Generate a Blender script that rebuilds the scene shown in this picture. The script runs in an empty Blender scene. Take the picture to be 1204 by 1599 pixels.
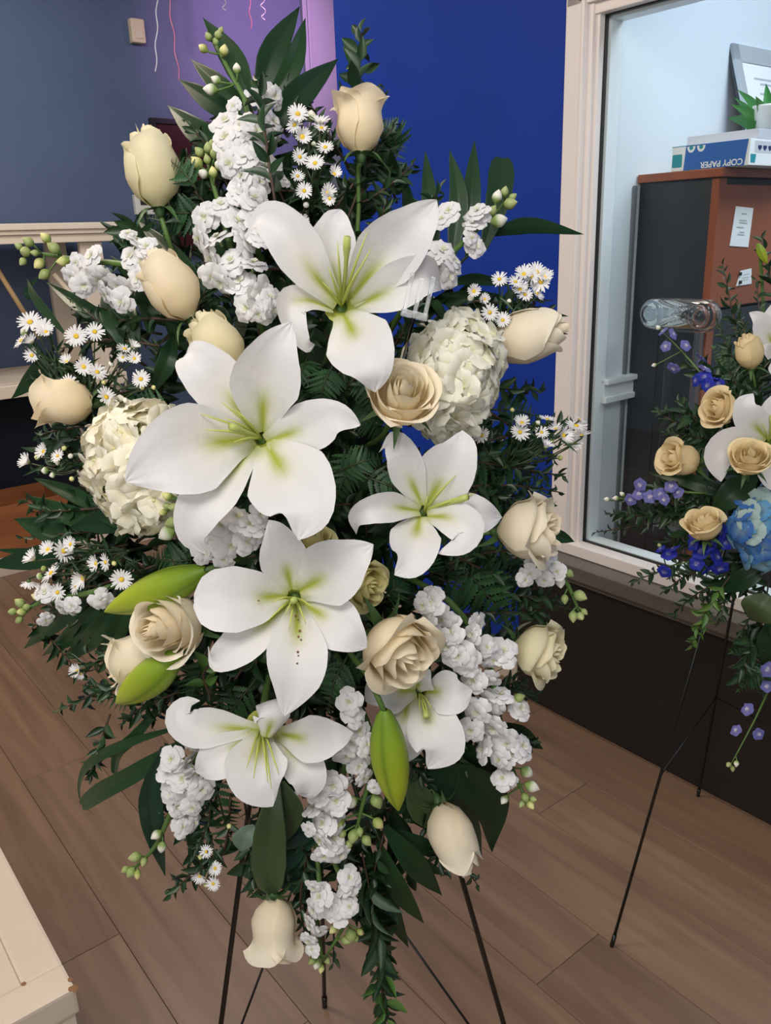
import bpy, bmesh, random
import numpy as np
from math import *
from mathutils import Vector, Matrix
random.seed(7); np.random.seed(7)
sc = bpy.context.scene
COL = sc.collection

# ------------------------------------------------------------------ camera
FPX, HCAM = 1300.0, 1.5
TH, RHO = radians(18.26), 0.035
_f = np.array([0, cos(TH), -sin(TH)]); _r0 = np.array([1., 0, 0]); _u0 = np.array([0, sin(TH), cos(TH)])
CR = cos(RHO)*_r0 - sin(RHO)*_u0
CU = cos(RHO)*_u0 + sin(RHO)*_r0
CF = _f
CC = np.array([0, 0, HCAM])
cam_data = bpy.data.cameras.new('camera')
cam = bpy.data.objects.new('camera', cam_data); COL.objects.link(cam)
cam_data.sensor_fit = 'VERTICAL'; cam_data.sensor_height = 36.0
cam_data.lens = FPX/1599*36.0
cam_data.clip_start = 0.02; cam_data.clip_end = 100
cam.matrix_world = Matrix(((CR[0], CU[0], -CF[0], 0), (CR[1], CU[1], -CF[1], 0), (CR[2], CU[2], -CF[2], HCAM), (0, 0, 0, 1)))
sc.camera = cam

# ------------------------------------------------------------------ world and light
ROT = Matrix.Rotation(radians(-51.96112), 4, 'Z')          # room axes: x along the window wall, y into the office
world = bpy.data.worlds.new('world'); sc.world = world; world.use_nodes = True
bg = world.node_tree.nodes['Background']
bg.inputs[0].default_value = (0.80, 0.86, 1.0, 1); bg.inputs[1].default_value = 0.13

def area_light(name, loc, target, size, power, color, size_y=None, spread=None):
    l = bpy.data.lights.new(name, 'AREA'); l.energy = power; l.color = color; l.size = size
    if size_y: l.shape = 'RECTANGLE'; l.size_y = size_y
    if spread: l.spread = radians(spread)
    o = bpy.data.objects.new(name, l); COL.objects.link(o)
    o.location = loc
    o.rotation_euler = (Vector(target)-Vector(loc)).to_track_quat('-Z', 'Y').to_euler()
    return o
area_light('shop_ceiling_light', (-0.25, -0.55, 2.85), (-0.1, 0.95, 1.1), 1.3, 42, (1.0, 0.95, 0.90), 0.8)
area_light('front_fill_light', (-0.9, -2.6, 2.0), (-0.1, 1.0, 1.0), 2.4, 46, (1.0, 0.965, 0.93), 1.6)  # added fill lamp behind the camera, brightens the fronts of the flowers
area_light('shop_ceiling_light', (-1.7, 1.9, 2.9), (-1.5, 2.1, 0), 1.0, 46, (1.0, 0.82, 0.64), 0.5)
area_light('shop_ceiling_light', tuple(ROT@Vector((-3.3, 1.3, 2.92))), tuple(ROT@Vector((-4.3, 1.3, 0.5))), 1.0, 20, (0.85, 0.92, 1.0), 0.5)
area_light('office_ceiling_light', tuple(ROT@Vector((-0.55, 2.36, 2.64))), tuple(ROT@Vector((-0.95, 2.36, 0))), 1.2, 33, (0.80, 0.92, 1.0), 0.5)
sp = bpy.data.lights.new('purple_party_spot', 'SPOT'); sp.energy = 150; sp.color = (0.86, 0.42, 0.84); sp.spot_size = radians(60); sp.spot_blend = 1.0; sp.shadow_soft_size = 0.08
so = bpy.data.objects.new('purple_party_spot', sp); COL.objects.link(so)
so.location = ROT@Vector((-3.3, 3.2, 2.85)); so.rotation_euler = ((ROT@Vector((-4.8, 2.95, 2.6)))-so.location).to_track_quat('-Z', 'Y').to_euler()

sc.view_settings.view_transform = 'Standard'; sc.view_settings.look = 'None'
sc.view_settings.gamma = 1.0; sc.view_settings.use_curve_mapping = False
sc.view_settings.exposure = 0.0

# ------------------------------------------------------------------ helpers: projection
def ray(px, py): return CF + (px-602)/FPX*CR - (py-799.5)/FPX*CU
def un(px, py, d): return CC + d*ray(px, py)
ROTN = np.array(ROT.to_3x3())
def _plane(px, py, axis, val):
    v = ray(px, py); e = ROTN[:, axis] if axis < 2 else np.array([0, 0, 1.])
    t = (val - CC@e)/(v@e); p = CC+v*t
    return np.array([p@ROTN[:, 0], p@ROTN[:, 1], p[2]])
def onx(px, py, X): return _plane(px, py, 0, X)
def ony(px, py, Y): return _plane(px, py, 1, Y)
def onz(px, py, Z): return _plane(px, py, 2, Z)
def nrm(v): v = np.asarray(v, float); return v/(np.linalg.norm(v)+1e-12)

# ------------------------------------------------------------------ helpers: materials
def lin(r, g, b):
    f = lambda c: (c/255/12.92) if c/255 <= .04045 else ((c/255+.055)/1.055)**2.4
    return (f(r), f(g), f(b))
def mat(name, color=(.5, .5, .5), rough=.5, metal=0., attr=False, var=None, transl=0., spec=.5, bump=None, noise=None, trans=0., ior=1.45, sheen=0., coat=0.):
    m = bpy.data.materials.new(name); m.use_nodes = True
    nt = m.node_tree; b = nt.nodes['Principled BSDF']; L = nt.links.new
    b.inputs['Base Color'].default_value = (*color, 1); b.inputs['Roughness'].default_value = rough
    b.inputs['Metallic'].default_value = metal; b.inputs['Specular IOR Level'].default_value = spec
    b.inputs['IOR'].default_value = ior; b.inputs['Transmission Weight'].default_value = trans
    b.inputs['Coat Weight'].default_value = coat
    src = None
    if attr:
        a = nt.nodes.new('ShaderNodeAttribute'); a.attribute_name = 'Col'; src = a.outputs['Color']
    if var:
        oi = nt.nodes.new('ShaderNodeObjectInfo'); mx = nt.nodes.new('ShaderNodeMix'); mx.data_type = 'RGBA'
        L(oi.outputs['Random'], mx.inputs[0]); mx.inputs[6].default_value = (*color, 1); mx.inputs[7].default_value = (*var, 1)
        src = mx.outputs[2]
    if noise:
        c2, scale, detail = noise
        tc = nt.nodes.new('ShaderNodeTexCoord'); nz = nt.nodes.new('ShaderNodeTexNoise')
        mp = nt.nodes.new('ShaderNodeMapping'); L(tc.outputs['Object'], mp.inputs[0])
        if isinstance(scale, tuple): mp.inputs['Scale'].default_value = scale; nz.inputs['Scale'].default_value = 1
        else: nz.inputs['Scale'].default_value = scale
        nz.inputs['Detail'].default_value = detail; L(mp.outputs[0], nz.inputs['Vector'])
        mx = nt.nodes.new('ShaderNodeMix'); mx.data_type = 'RGBA'
        rp = nt.nodes.new('ShaderNodeMapRange'); rp.inputs[1].default_value = .35; rp.inputs[2].default_value = .65
        L(nz.outputs[0], rp.inputs[0]); L(rp.outputs[0], mx.inputs[0])
        if src: L(src, mx.inputs[6])
        else: mx.inputs[6].default_value = (*color, 1)
        mx.inputs[7].default_value = (*c2, 1); src = mx.outputs[2]
    if src: L(src, b.inputs['Base Color'])
    if bump:
        sc_, st = bump
        tc = nt.nodes.new('ShaderNodeTexCoord'); nz = nt.nodes.new('ShaderNodeTexNoise'); mp = nt.nodes.new('ShaderNodeMapping')
        L(tc.outputs['Object'], mp.inputs[0]); L(mp.outputs[0], nz.inputs['Vector'])
        if isinstance(sc_, tuple): mp.inputs['Scale'].default_value = sc_; nz.inputs['Scale'].default_value = 1
        else: nz.inputs['Scale'].default_value = sc_
        bp = nt.nodes.new('ShaderNodeBump'); bp.inputs['Strength'].default_value = st; bp.inputs['Distance'].default_value = .01
        L(nz.outputs[0], bp.inputs['Height']); L(bp.outputs[0], b.inputs['Normal'])
    if transl:
        out = nt.nodes['Material Output']; tr = nt.nodes.new('ShaderNodeBsdfTranslucent'); ms = nt.nodes.new('ShaderNodeMixShader')
        if src: L(src, tr.inputs[0])
        else: tr.inputs[0].default_value = (*color, 1)
        ms.inputs[0].default_value = transl; L(b.outputs[0], ms.inputs[1]); L(tr.outputs[0], ms.inputs[2]); L(ms.outputs[0], out.inputs[0])
    return m
M = {}
M['petal'] = mat('petal', attr=True, rough=.5, transl=.22, spec=.35, bump=(180, .06))
M['filament'] = mat('filament', (.50, .55, .12), .5)
M['pistil'] = mat('pistil', (.42, .50, .13), .45)
M['rose'] = mat('rose_petal', attr=True, rough=.55, transl=.28, spec=.3)
M['floret'] = mat('floret', attr=True, rough=.6, transl=.2, spec=.3)
M['disc'] = mat('disc', (.75, .50, .04), .8)
M['leaf'] = mat('leaf', (.011, .034, .013), .38, var=(.028, .068, .024), spec=.5)
M['leaf_young'] = mat('leaf_young', (.05, .14, .025), .42, var=(.09, .17, .03))
M['palm'] = mat('palm', (.010, .034, .013), .40, var=(.017, .052, .017), spec=.32)
M['palm_blue'] = mat('palm_blue', (.010, .036, .024), .30, var=(.014, .045, .026), spec=.5)
M['olive_leaf'] = mat('olive_leaf', (.045, .075, .028), .5, var=(.055, .085, .03))
M['pale_leaf'] = mat('pale_leaf', (.16, .24, .17), .6)
M['fern'] = mat('fern', (.012, .050, .018), .5, var=(.03, .10, .03))
M['stem'] = mat('stem', (.09, .17, .04), .5)
M['stem_dark'] = mat('stem_dark', (.035, .055, .02), .5)
M['stem_brown'] = mat('stem_brown', (.06, .035, .02), .6)
M['sepal'] = mat('sepal', (.06, .13, .04), .5)
M['bud'] = mat('bud', attr=True, rough=.5)
M['foam'] = mat('foam', (.012, .035, .015), .9, noise=((.006, .015, .008), 40, 3))
M['wire'] = mat('wire', (.006, .008, .007), .32, spec=.6)
M['clear'] = mat('clear', (.98, 1, 1), .02, trans=1.0, ior=1.46)
M['clear_plastic'] = mat('clear_plastic', (.95, .97, .98), .08, trans=.85, ior=1.4)
M['blue_wall'] = mat('blue_wall', (.007, .040, .33), .6, spec=.25, bump=(60, .05), noise=((.006, .037, .30), 3, 3))
M['grey_wall'] = mat('grey_wall', (.088, .120, .205), .6, bump=(70, .05), noise=((.080, .11, .19), 3, 3))
M['white_wall'] = mat('white_wall', (.74, .80, .84), .6)
M['white_trim'] = mat('white_trim', (.86, .80, .77), .38)
M['cool_trim'] = mat('cool_trim', (.86, .90, .92), .4)
M['lav_trim'] = mat('lav_trim', (.30, .31, .38), .4)
M['ceil'] = mat('ceiling', (.75, .74, .72), .8)
M['dark_panel'] = mat('dark_panel', (.018, .014, .013), .5, noise=((.013, .011, .011), 5, 3))
M['ledge'] = mat('ledge', (.135, .115, .095), .4, noise=((.11, .095, .08), (3, 30, 30), 3))
M['cream'] = mat('cream_paint', (.72, .62, .49), .5, noise=((.66, .56, .43), 6, 4))
M['cream_white'] = mat('cream_white', (.60, .51, .415), .45, noise=((.55, .46, .36), 5, 4))
M['chip'] = mat('paint_chip', (.22, .11, .05), .8)
M['dowel'] = mat('dowel', (.48, .33, .16), .5)
M['crate'] = mat('crate_wood', (.30, .105, .035), .55, noise=((.22, .075, .025), (4, 4, 25), 4))
M['crate_dark'] = mat('crate_inside', (.16, .055, .02), .7)
M['red_wood'] = mat('red_wood', (.34, .098, .042), .35, noise=((.26, .07, .03), (14, 2.5, 2.5), 5))
M['charcoal'] = mat('charcoal', (.022, .026, .032), .4, noise=((.03, .034, .04), 4, 3))
M['shade_strip'] = mat('shade_strip', (.16, .175, .19), .5)  # even grey standing for shade on the office wall
M['paper'] = mat('paper', (.86, .88, .88), .7)
M['print'] = mat('print', (.45, .48, .5), .7)
M['box_blue'] = mat('box_blue', (.02, .13, .46), .45)
M['box_teal'] = mat('box_teal', (.02, .30, .36), .45)
M['box_navy'] = mat('box_navy', (.015, .03, .11), .5)
M['card_grey'] = mat('card_grey', (.60, .60, .66), .6)
M['black'] = mat('black', (.012, .012, .014), .4)
M['frame_dark'] = mat('frame_dark', (.05, .062, .075), .4)
M['silver'] = mat('silver', (.68, .72, .74), .3, metal=.4)
M['dark_red'] = mat('dark_red', (.05, .010, .013), .25)
M['beige'] = mat('beige_plastic', (.68, .55, .38), .45)
M['switch_white'] = mat('switch_white', (.72, .69, .62), .4)
M['lcd'] = mat('lcd', (.04, .04, .035), .2)
M['pink'] = mat('pink_ribbon', (.75, .22, .35), .3, spec=.7)
M['white_ribbon'] = mat('white_ribbon', (.75, .68, .72), .3, spec=.7)
M['navy_shade'] = mat('navy_shade', (.012, .016, .028), .8)  # shadow under the lower shelf, put into the colour
M['white_pot'] = mat('white_pot', (.82, .86, .86), .4)
M['house_leaf'] = mat('house_leaf', (.035, .19, .035), .4, var=(.06, .26, .05), transl=.15)

def thin_glass():
    m = bpy.data.materials.new('window_glass'); m.use_nodes = True; nt = m.node_tree; nt.nodes.remove(nt.nodes['Principled BSDF'])
    t = nt.nodes.new('ShaderNodeBsdfTransparent'); t.inputs[0].default_value = (.96, .98, .98, 1)
    g = nt.nodes.new('ShaderNodeBsdfGlossy'); g.inputs['Roughness'].default_value = .01; f = nt.nodes.new('ShaderNodeFresnel'); f.inputs[0].default_value = 1.45
    ge = nt.nodes.new('ShaderNodeNewGeometry'); mr = nt.nodes.new('ShaderNodeMapRange'); mr.inputs[3].default_value = 1.45; mr.inputs[4].default_value = 1/1.45   # same reflection from either face of the sheet
    nt.links.new(ge.outputs['Backfacing'], mr.inputs[0]); nt.links.new(mr.outputs[0], f.inputs[0])
    x = nt.nodes.new('ShaderNodeMixShader'); nt.links.new(f.outputs[0], x.inputs[0]); nt.links.new(t.outputs[0], x.inputs[1]); nt.links.new(g.outputs[0], x.inputs[2]); nt.links.new(x.outputs[0], nt.nodes['Material Output'].inputs[0]); return m
M['glass'] = thin_glass()
# wood floor planks: grain along the plank, colour per plank
def plank_mat():
    m = bpy.data.materials.new('oak_plank'); m.use_nodes = True; nt = m.node_tree; L = nt.links.new; b = nt.nodes['Principled BSDF']
    tc = nt.nodes.new('ShaderNodeTexCoord'); mp = nt.nodes.new('ShaderNodeMapping'); mp.inputs['Scale'].default_value = (1.6, 22, 22)
    oi = nt.nodes.new('ShaderNodeObjectInfo'); ad = nt.nodes.new('ShaderNodeVectorMath'); ad.operation = 'ADD'
    ml = nt.nodes.new('ShaderNodeMath'); ml.operation = 'MULTIPLY'; ml.inputs[1].default_value = 40; L(oi.outputs['Random'], ml.inputs[0])
    L(tc.outputs['Object'], mp.inputs[0]); L(mp.outputs[0], ad.inputs[0]); L(ml.outputs[0], ad.inputs[1])
    nz = nt.nodes.new('ShaderNodeTexNoise'); nz.inputs['Scale'].default_value = 1; nz.inputs['Detail'].default_value = 6; nz.inputs['Distortion'].default_value = .6
    L(ad.outputs[0], nz.inputs['Vector'])
    cr = nt.nodes.new('ShaderNodeValToRGB'); cr.color_ramp.elements[0].position = .3; cr.color_ramp.elements[0].color = (.148, .086, .052, 1)
    cr.color_ramp.elements[1].position = .68; cr.color_ramp.elements[1].color = (.228, .142, .088, 1); L(nz.outputs[0], cr.inputs[0])
    hs = nt.nodes.new('ShaderNodeHueSaturation'); mr = nt.nodes.new('ShaderNodeMapRange'); mr.inputs[3].default_value = .88; mr.inputs[4].default_value = 1.1
    L(oi.outputs['Random'], mr.inputs[0]); L(mr.outputs[0], hs.inputs['Value']); L(cr.outputs[0], hs.inputs['Color']); L(hs.outputs[0], b.inputs['Base Color'])
    b.inputs['Roughness'].default_value = .38
    bp = nt.nodes.new('ShaderNodeBump'); bp.inputs['Strength'].default_value = .08; bp.inputs['Distance'].default_value = .005; L(nz.outputs[0], bp.inputs['Height']); L(bp.outputs[0], b.inputs['Normal'])
    return m
M['plank'] = plank_mat()
M['plank_gap'] = mat('plank_gap', (.085, .052, .034), .8)

# ------------------------------------------------------------------ helpers: meshes and objects
def mesh(name, V, Fc, m, cols=None, smooth=True, midx=None):
    me = bpy.data.meshes.new(name)
    me.from_pydata([tuple(v) for v in np.asarray(V, float)], [], [tuple(int(i) for i in f) for f in Fc])
    for mm in (m if isinstance(m, (list, tuple)) else [m]): me.materials.append(mm)
    if midx is not None: me.polygons.foreach_set('material_index', midx)
    if smooth: me.polygons.foreach_set('use_smooth', [True]*len(me.polygons))
    if cols is not None:
        ca = me.color_attributes.new('Col', 'FLOAT_COLOR', 'POINT')
        c = np.ones((len(me.vertices), 4), np.float32); c[:, :3] = np.asarray(cols)[:, :3]; ca.data.foreach_set('color', c.ravel())
    me.update(); return me
def grid_faces(n, m, off=0):
    return [(off+i*m+j, off+i*m+j+1, off+(i+1)*m+j+1, off+(i+1)*m+j) for i in range(n-1) for j in range(m-1)]
def bmesh_to(name, bm, m, smooth=False):
    me = bpy.data.meshes.new(name); bm.to_mesh(me); bm.free()
    for mm in (m if isinstance(m, (list, tuple)) else [m]): me.materials.append(mm)
    if smooth: me.polygons.foreach_set('use_smooth', [True]*len(me.polygons))
    return me
def add_box(bm, a, b, bevel=0, mi=0):
    a = Vector([min(x, y) for x, y in zip(a, b)]), Vector([max(x, y) for x, y in zip(a, b)])
    lo, hi = a
    r = bmesh.ops.create_cube(bm, size=1, matrix=Matrix.Translation((lo+hi)/2) @ Matrix.Diagonal((*(hi-lo), 1)))
    fs = {f for v in r['verts'] for f in v.link_faces}
    for f in fs: f.material_index = mi
    if bevel:
        es = {e for v in r['verts'] for e in v.link_edges}
        bmesh.ops.bevel(bm, geom=list(es), offset=bevel, segments=2, profile=.7, affect='EDGES')
def box_mesh(name, a, b, m, bevel=0):
    bm = bmesh.new(); add_box(bm, a, b, bevel); return bmesh_to(name, bm, m)
def tube_data(pts, rad, sides=6, cap=True):
    pts = np.asarray(pts, float); n = len(pts)
    rad = np.full(n, rad) if np.isscalar(rad) else np.asarray(rad, float)
    T = np.gradient(pts, axis=0); T /= (np.linalg.norm(T, axis=1)[:, None]+1e-12)
    a = np.array([0, 0, 1.]) if abs(T[0][2]) < .9 else np.array([1., 0, 0])
    X = nrm(np.cross(a, T[0])); V = []
    for i in range(n):
        X = nrm(X - (X@T[i])*T[i]); Y = np.cross(T[i], X)
        for k in range(sides):
            an = 2*pi*k/sides; V.append(pts[i]+rad[i]*(cos(an)*X+sin(an)*Y))
    F = [(i*sides+k, i*sides+(k+1) % sides, (i+1)*sides+(k+1) % sides, (i+1)*sides+k) for i in range(n-1) for k in range(sides)]
    if cap: F += [tuple(range(sides-1, -1, -1)), tuple((n-1)*sides+k for k in range(sides))]
    return V, F
def tube(name, pts, rad, m, sides=6):
    V, F = tube_data(pts, rad, sides); return mesh(name, V, F, m)
def lathe(name, prof, m, seg=24):
    V = []; F = []
    for r, z in prof:
        for k in range(seg): V.append((r*cos(2*pi*k/seg), r*sin(2*pi*k/seg), z))
    for i in range(len(prof)-1):
        for k in range(seg): F.append((i*seg+k, i*seg+(k+1) % seg, (i+1)*seg+(k+1) % seg, (i+1)*seg+k))
    return mesh(name, V, F, m)
def spline(P, n):
    P = np.asarray(P, float); k = len(P)
    if k == 2: return P[0]+(P[1]-P[0])*np.linspace(0, 1, n)[:, None]
    Q = np.vstack([2*P[0]-P[1], P, 2*P[-1]-P[-2]]); d = np.r_[0, np.cumsum(np.linalg.norm(np.diff(P, axis=0), axis=1))]; d /= d[-1]
    out = []
    for t in np.linspace(0, 1, n):
        i = min(max(np.searchsorted(d, t, 'right')-1, 0), k-2); s = (t-d[i])/(d[i+1]-d[i]+1e-12)
        p0, p1, p2, p3 = Q[i:i+4]
        out.append(.5*(2*p1+(p2-p0)*s+(2*p0-5*p1+4*p2-p3)*s*s+(3*p1-p0-3*p2+p3)*s**3))
    return np.array(out)

LABELS = set()
class Thing:
    def __init__(s, name, label, cat, M0=None, group=None, mesh_=None, kind=None):
        s.M = M0 if M0 is not None else Matrix.Identity(4); s.Mi = s.M.inverted()
        s.o = bpy.data.objects.new(name, mesh_); COL.objects.link(s.o); s.o.matrix_world = s.M
        if label: s.o['label'] = label
        if cat: s.o['category'] = cat
        if group: s.o['group'] = group
        if kind: s.o['kind'] = kind
    def part(s, name, me, Mw=None, label=None, kind=None, local=False):
        o = bpy.data.objects.new(name, me); COL.objects.link(o); o.parent = s.o
        Mw = Mw if Mw is not None else Matrix.Identity(4)
        o.matrix_basis = Mw if local else s.Mi @ Mw
        if label: o['label'] = label
        if kind: o['kind'] = kind
        return o
def sub(par, name, me, Ml=None, label=None):
    o = bpy.data.objects.new(name, me); COL.objects.link(o); o.parent = par
    if Ml is not None: o.matrix_basis = Ml
    if label: o['label'] = label
    return o
def at(p): return Matrix.Translation(Vector(p))
def struct(name, me, M0=None): return Thing(name, None, None, M0 if M0 is not None else ROT, mesh_=me, kind='structure')
def room(name, label, cat, loc, group=None): return Thing(name, label, cat, at(ROT@Vector(loc)) @ ROT, group)
def basis(p, X, Y, Z, sx=1, sy=1, sz=1):
    X = np.asarray(X)*sx; Y = np.asarray(Y)*sy; Z = np.asarray(Z)*sz
    return Matrix(((X[0], Y[0], Z[0], p[0]), (X[1], Y[1], Z[1], p[1]), (X[2], Y[2], Z[2], p[2]), (0, 0, 0, 1)))
def leaf_basis(p, d, nh, length, width):
    d = nrm(d); X = nrm(np.cross(d, nh)); Z = np.cross(X, d)
    return basis(p, X, d, Z, width, length, length)
def z_basis(p, z, s, spin=0., sz=None):
    z = nrm(z); a = np.array([0, 0, 1.]) if abs(z[2]) < .9 else np.array([1., 0, 0])
    X = nrm(np.cross(a, z)); Y = np.cross(z, X)
    X2 = cos(spin)*X+sin(spin)*Y; Y2 = np.cross(z, X2)
    return basis(p, X2, Y2, z, s, s, sz or s)

# ================================================================== SETTING
def rbox(*boxes, name='wall', m=None, bevel=0):
    bm = bmesh.new()
    for a, b in boxes: add_box(bm, a, b, bevel)
    return bmesh_to(name, bm, m)
# floor with planks
floor = struct('floor', rbox(((-4.9, -1.6, -.06), (1.6, 1.95, -.010)), ((-4.9, 1.95, -.06), (-2.5, 3.6, -.010)), name='floor', m=M['plank_gap']))
PW, PL = .2072, 1.22
bm = bmesh.new(); add_box(bm, (-PL/2+.0006, -PW/2+.0006, -.0099), (PL/2-.0006, PW/2-.0006, 0)); 
bmesh.ops.bevel(bm, geom=[e for e in bm.edges if all(v.co.z > -.001 for v in e.verts)], offset=.0007, segments=1, affect='EDGES')
pk = bmesh_to('plank', bm, M['plank'])
offs = [0, .47, .93, .22, .71, 1.08, .35]
for r in range(-8, 15):
    y0 = .430 + (r-1)*PW; y1 = y0+PW
    for c in range(-4, 4):
        xc = -1.596 + .61 + c*PL + (offs[r % 7] if r else 0)
        x0, x1 = xc-PL/2, xc+PL/2
        pw = ROT @ Vector((xc, (y0+y1)/2, 0))
        if x1 < -4.9 or x0 > 1.5 or pw.y < .15 or abs(pw.x) > .75*pw.y+.9: continue
        a0, a1, b0, b1 = x0, x1, y0, y1
        if y0 > 1.945: a1 = min(a1, -2.70)
        elif y1 > 1.945: b1 = 1.945
        if a1-a0 < .03: continue
        if (a1, b1) == (x1, y1): floor.part('plank', pk, ROT @ Matrix.Translation((xc, (y0+y1)/2, 0)))
        else: floor.part('plank', rbox(((a0+.0012, b0+.001, -.0099), (a1-.0012, b1-.001, 0)), name='plank', m=M['plank']), ROT)

GX0, GX1, GZ0, GZ1 = -1.533, .75, .583, 2.024
struct('wall_window', rbox(((-2.69, 1.952, 0), (-1.60, 2.06, 3)), ((-1.60, 1.952, 2.09), (1.5, 2.06, 3)), ((.80, 1.952, 0), (1.5, 2.06, 2.09)), ((-1.60, 1.952, 0), (.8, 2.06, .54)), name='wall_window', m=M['blue_wall']))
struct('wall_back', rbox(((-4.92, -2.5, 0), (-4.8, 4.4, 3)), name='wall_back', m=M['grey_wall']))
struct('ceiling', rbox(((-4.95, -2.6, 3.0), (1.6, 4.5, 3.08)), name='ceiling', m=M['ceil']))
struct('baseboard_window', rbox(((-2.70, 1.936, 0), (-1.728, 1.953, .11)), name='baseboard', m=M['cream_white'], bevel=.004))
# pale door casing on the back wall, beside the blue corner
p0 = onx(472, 20, -4.78); p1 = onx(500, 20, -4.78)
dc = struct('trim_1', rbox(((-4.80, p0[1], 0), (-4.775, p1[1]+.1, 2.99)), ((-4.80, p0[1]+.03, 0), (-4.765, p0[1]+.05, 2.99)), name='door_casing', m=M['lav_trim'], bevel=.004))
# window: casing in steps, stop, pane, sill
win = struct('window_1', rbox(((-1.627, 1.930, .556), (-1.56, 1.953, 2.12)), name='casing', m=M['white_trim'], bevel=.004))
win.o.name = 'window_1'
def wpart(n, boxes, m, bevel=.003, label=None): return win.part(n, rbox(*boxes, name=n, m=m, bevel=bevel), local=True, label=label)
wpart('casing_bead', [((-1.574, 1.924, .556), (-1.562, 1.935, 2.07))], M['white_trim'], .005)
wpart('jamb', [((-1.565, 1.940, .556), (-1.545, 1.985, 2.05))], M['white_trim'])
wpart('jamb', [((-1.548, 1.952, .556), (GX0, 1.985, 2.04))], M['white_trim'])
wpart('head_casing', [((-1.627, 1.930, 2.05), (.85, 1.953, 2.12))], M['white_trim'])
wpart('casing_bead', [((-1.632, 1.920, 2.108), (.85, 1.935, 2.13))], M['white_trim'])
wpart('casing_bead', [((-1.585, 1.922, 2.06), (.85, 1.935, 2.072))], M['white_trim'])
wpart('jamb', [((-1.548, 1.945, GZ1), (.8, 1.985, 2.052))], M['white_trim'])
wpart('jamb', [((.75, 1.93, .556), (.85, 1.985, 2.12))], M['white_trim'])
wpart('sill', [((-1.627, 1.925, .548), (.85, 1.985, GZ0))], M['white_trim'], label='white window sill')
wpart('glass_stop', [((GX0, 1.985, GZ0), (GX0+.012, 2.032, GZ1))], M['cool_trim'], .002)
wpart('glass_stop', [((GX0, 1.985, GZ0-.02), (.75, 2.032, GZ0+.006))], M['cool_trim'], .002)
wpart('glass_stop', [((GX0, 1.985, GZ1-.012), (.75, 2.032, GZ1))], M['cool_trim'], .002)
wpart('seal', [((GX0-.001, 1.972, GZ0-.001), (GX0+.003, 1.986, GZ1)), ((GX0, 1.972, GZ0-.001), (.75, 1.986, GZ0+.003)), ((GX0, 1.972, GZ1-.003), (.75, 1.986, GZ1+.001))], M['black'], 0, label='thin black glass seal')
win.part('pane', rbox(((GX0, 1.976, GZ0), (.75, 1.981, GZ1)), name='pane', m=M['glass']), local=True)
# dark boxed-in wall under the window with a brown-grey ledge
dp = struct('wall_under_window', rbox(((-1.715, 1.888, 0), (1.5, 1.951, .50)), name='dark_panel', m=M['dark_panel'], bevel=.002))
dp.part('ledge', rbox(((-1.735, 1.858, .503), (1.5, 1.935, .546)), name='ledge', m=M['ledge'], bevel=.004), local=True, label='brown grey ledge board')
dp.part('ledge_moulding', rbox(((-1.728, 1.872, .484), (1.5, 1.889, .503)), name='ledge_moulding', m=M['ledge'], bevel=.005), local=True)
dp.part('corner_trim', rbox(((-1.733, 1.884, 0), (-1.716, 1.951, .13)), name='corner_trim', m=M['cream_white'], bevel=.002), local=True, label='cream corner trim')

# office shell behind the glass
struct('wall_office_left', rbox(((-1.598, 2.012, 0), (-1.531, 4.6, 2.7)), name='wall_office_left', m=M['white_wall']))
struct('wall_office_back', rbox(((-1.7, 4.5, 0), (2.4, 4.6, 2.7)), name='wall_office_back', m=M['white_wall']))
struct('wall_office_right', rbox(((1.5, 2.06, 0), (1.6, 4.6, 2.7)), name='wall_office_right', m=M['white_wall']))
struct('ceiling_office', rbox(((-1.7, 2.06, 2.7), (2.4, 4.7, 2.78)), name='ceiling_office', m=M['ceil']))
struct('floor_office', rbox(((-1.7, 2.06, -.06), (2.4, 4.6, 0)), name='floor_office', m=M['charcoal']))
cz = onx(925, 612, -1.52)[2]
cr_ = struct('trim_2', rbox(((-1.532, 2.013, cz-.035), (-1.510, 4.5, cz+.03)), ((-1.532, 2.013, cz+.016), (-1.497, 4.5, cz+.032)), ((-1.532, 2.013, cz-.04), (-1.503, 4.5, cz-.022)), name='chair_rail', m=M['cool_trim'], bevel=.004))

# ================================================================== OFFICE THINGS
CY = 2.155
c_l = ony(990, 268, CY); c_r = ony(1125, 262, CY); CT = c_r[2]
CX0, CX1 = -1.529, c_r[0]
CDY = 3.2; DZ = onx(1140, 478, CX1)[2]
cab = room('cabinet', 'tall cabinet with charcoal side and reddish wooden front seen through the office glass', 'cabinet', (CX0, CY, 0))
def cpart(n, a, b, m, bevel=.002, label=None, th=None):
    th = th or cab
    return th.part(n, box_mesh(n, a, b, m, bevel), ROT, label=label)
cpart('side_panel', (CX0+.002, CY, .02), (CX1-.018, CY+.02, CT-.022), M['charcoal'], label='charcoal side panel')
cpart('carcass', (CX0+.006, CY+.02, .02), (CX1-.022, CDY, CT-.022), M['charcoal'])
cpart('front_stile', (CX1-.020, CY-.001, .02), (CX1+.002, CY+.035, CT-.024), M['red_wood'], label='reddish wooden edge strip')
cpart('door', (CX1-.020, CY+.038, DZ), (CX1, CY+.50, CT-.04), M['red_wood'], label='reddish wooden door')
cpart('door', (CX1-.020, CY+.505, DZ), (CX1, CDY, CT-.04), M['red_wood'], label='reddish wooden door')
cpart('drawer', (CX1-.020, CY+.038, .05), (CX1, CDY, DZ-.008), M['charcoal'], label='charcoal lower front')
cpart('top_board', (CX0+.001, CY-.012, CT-.022), (CX1+.014, CDY+.01, CT), M['red_wood'], label='reddish wooden top board')
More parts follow.
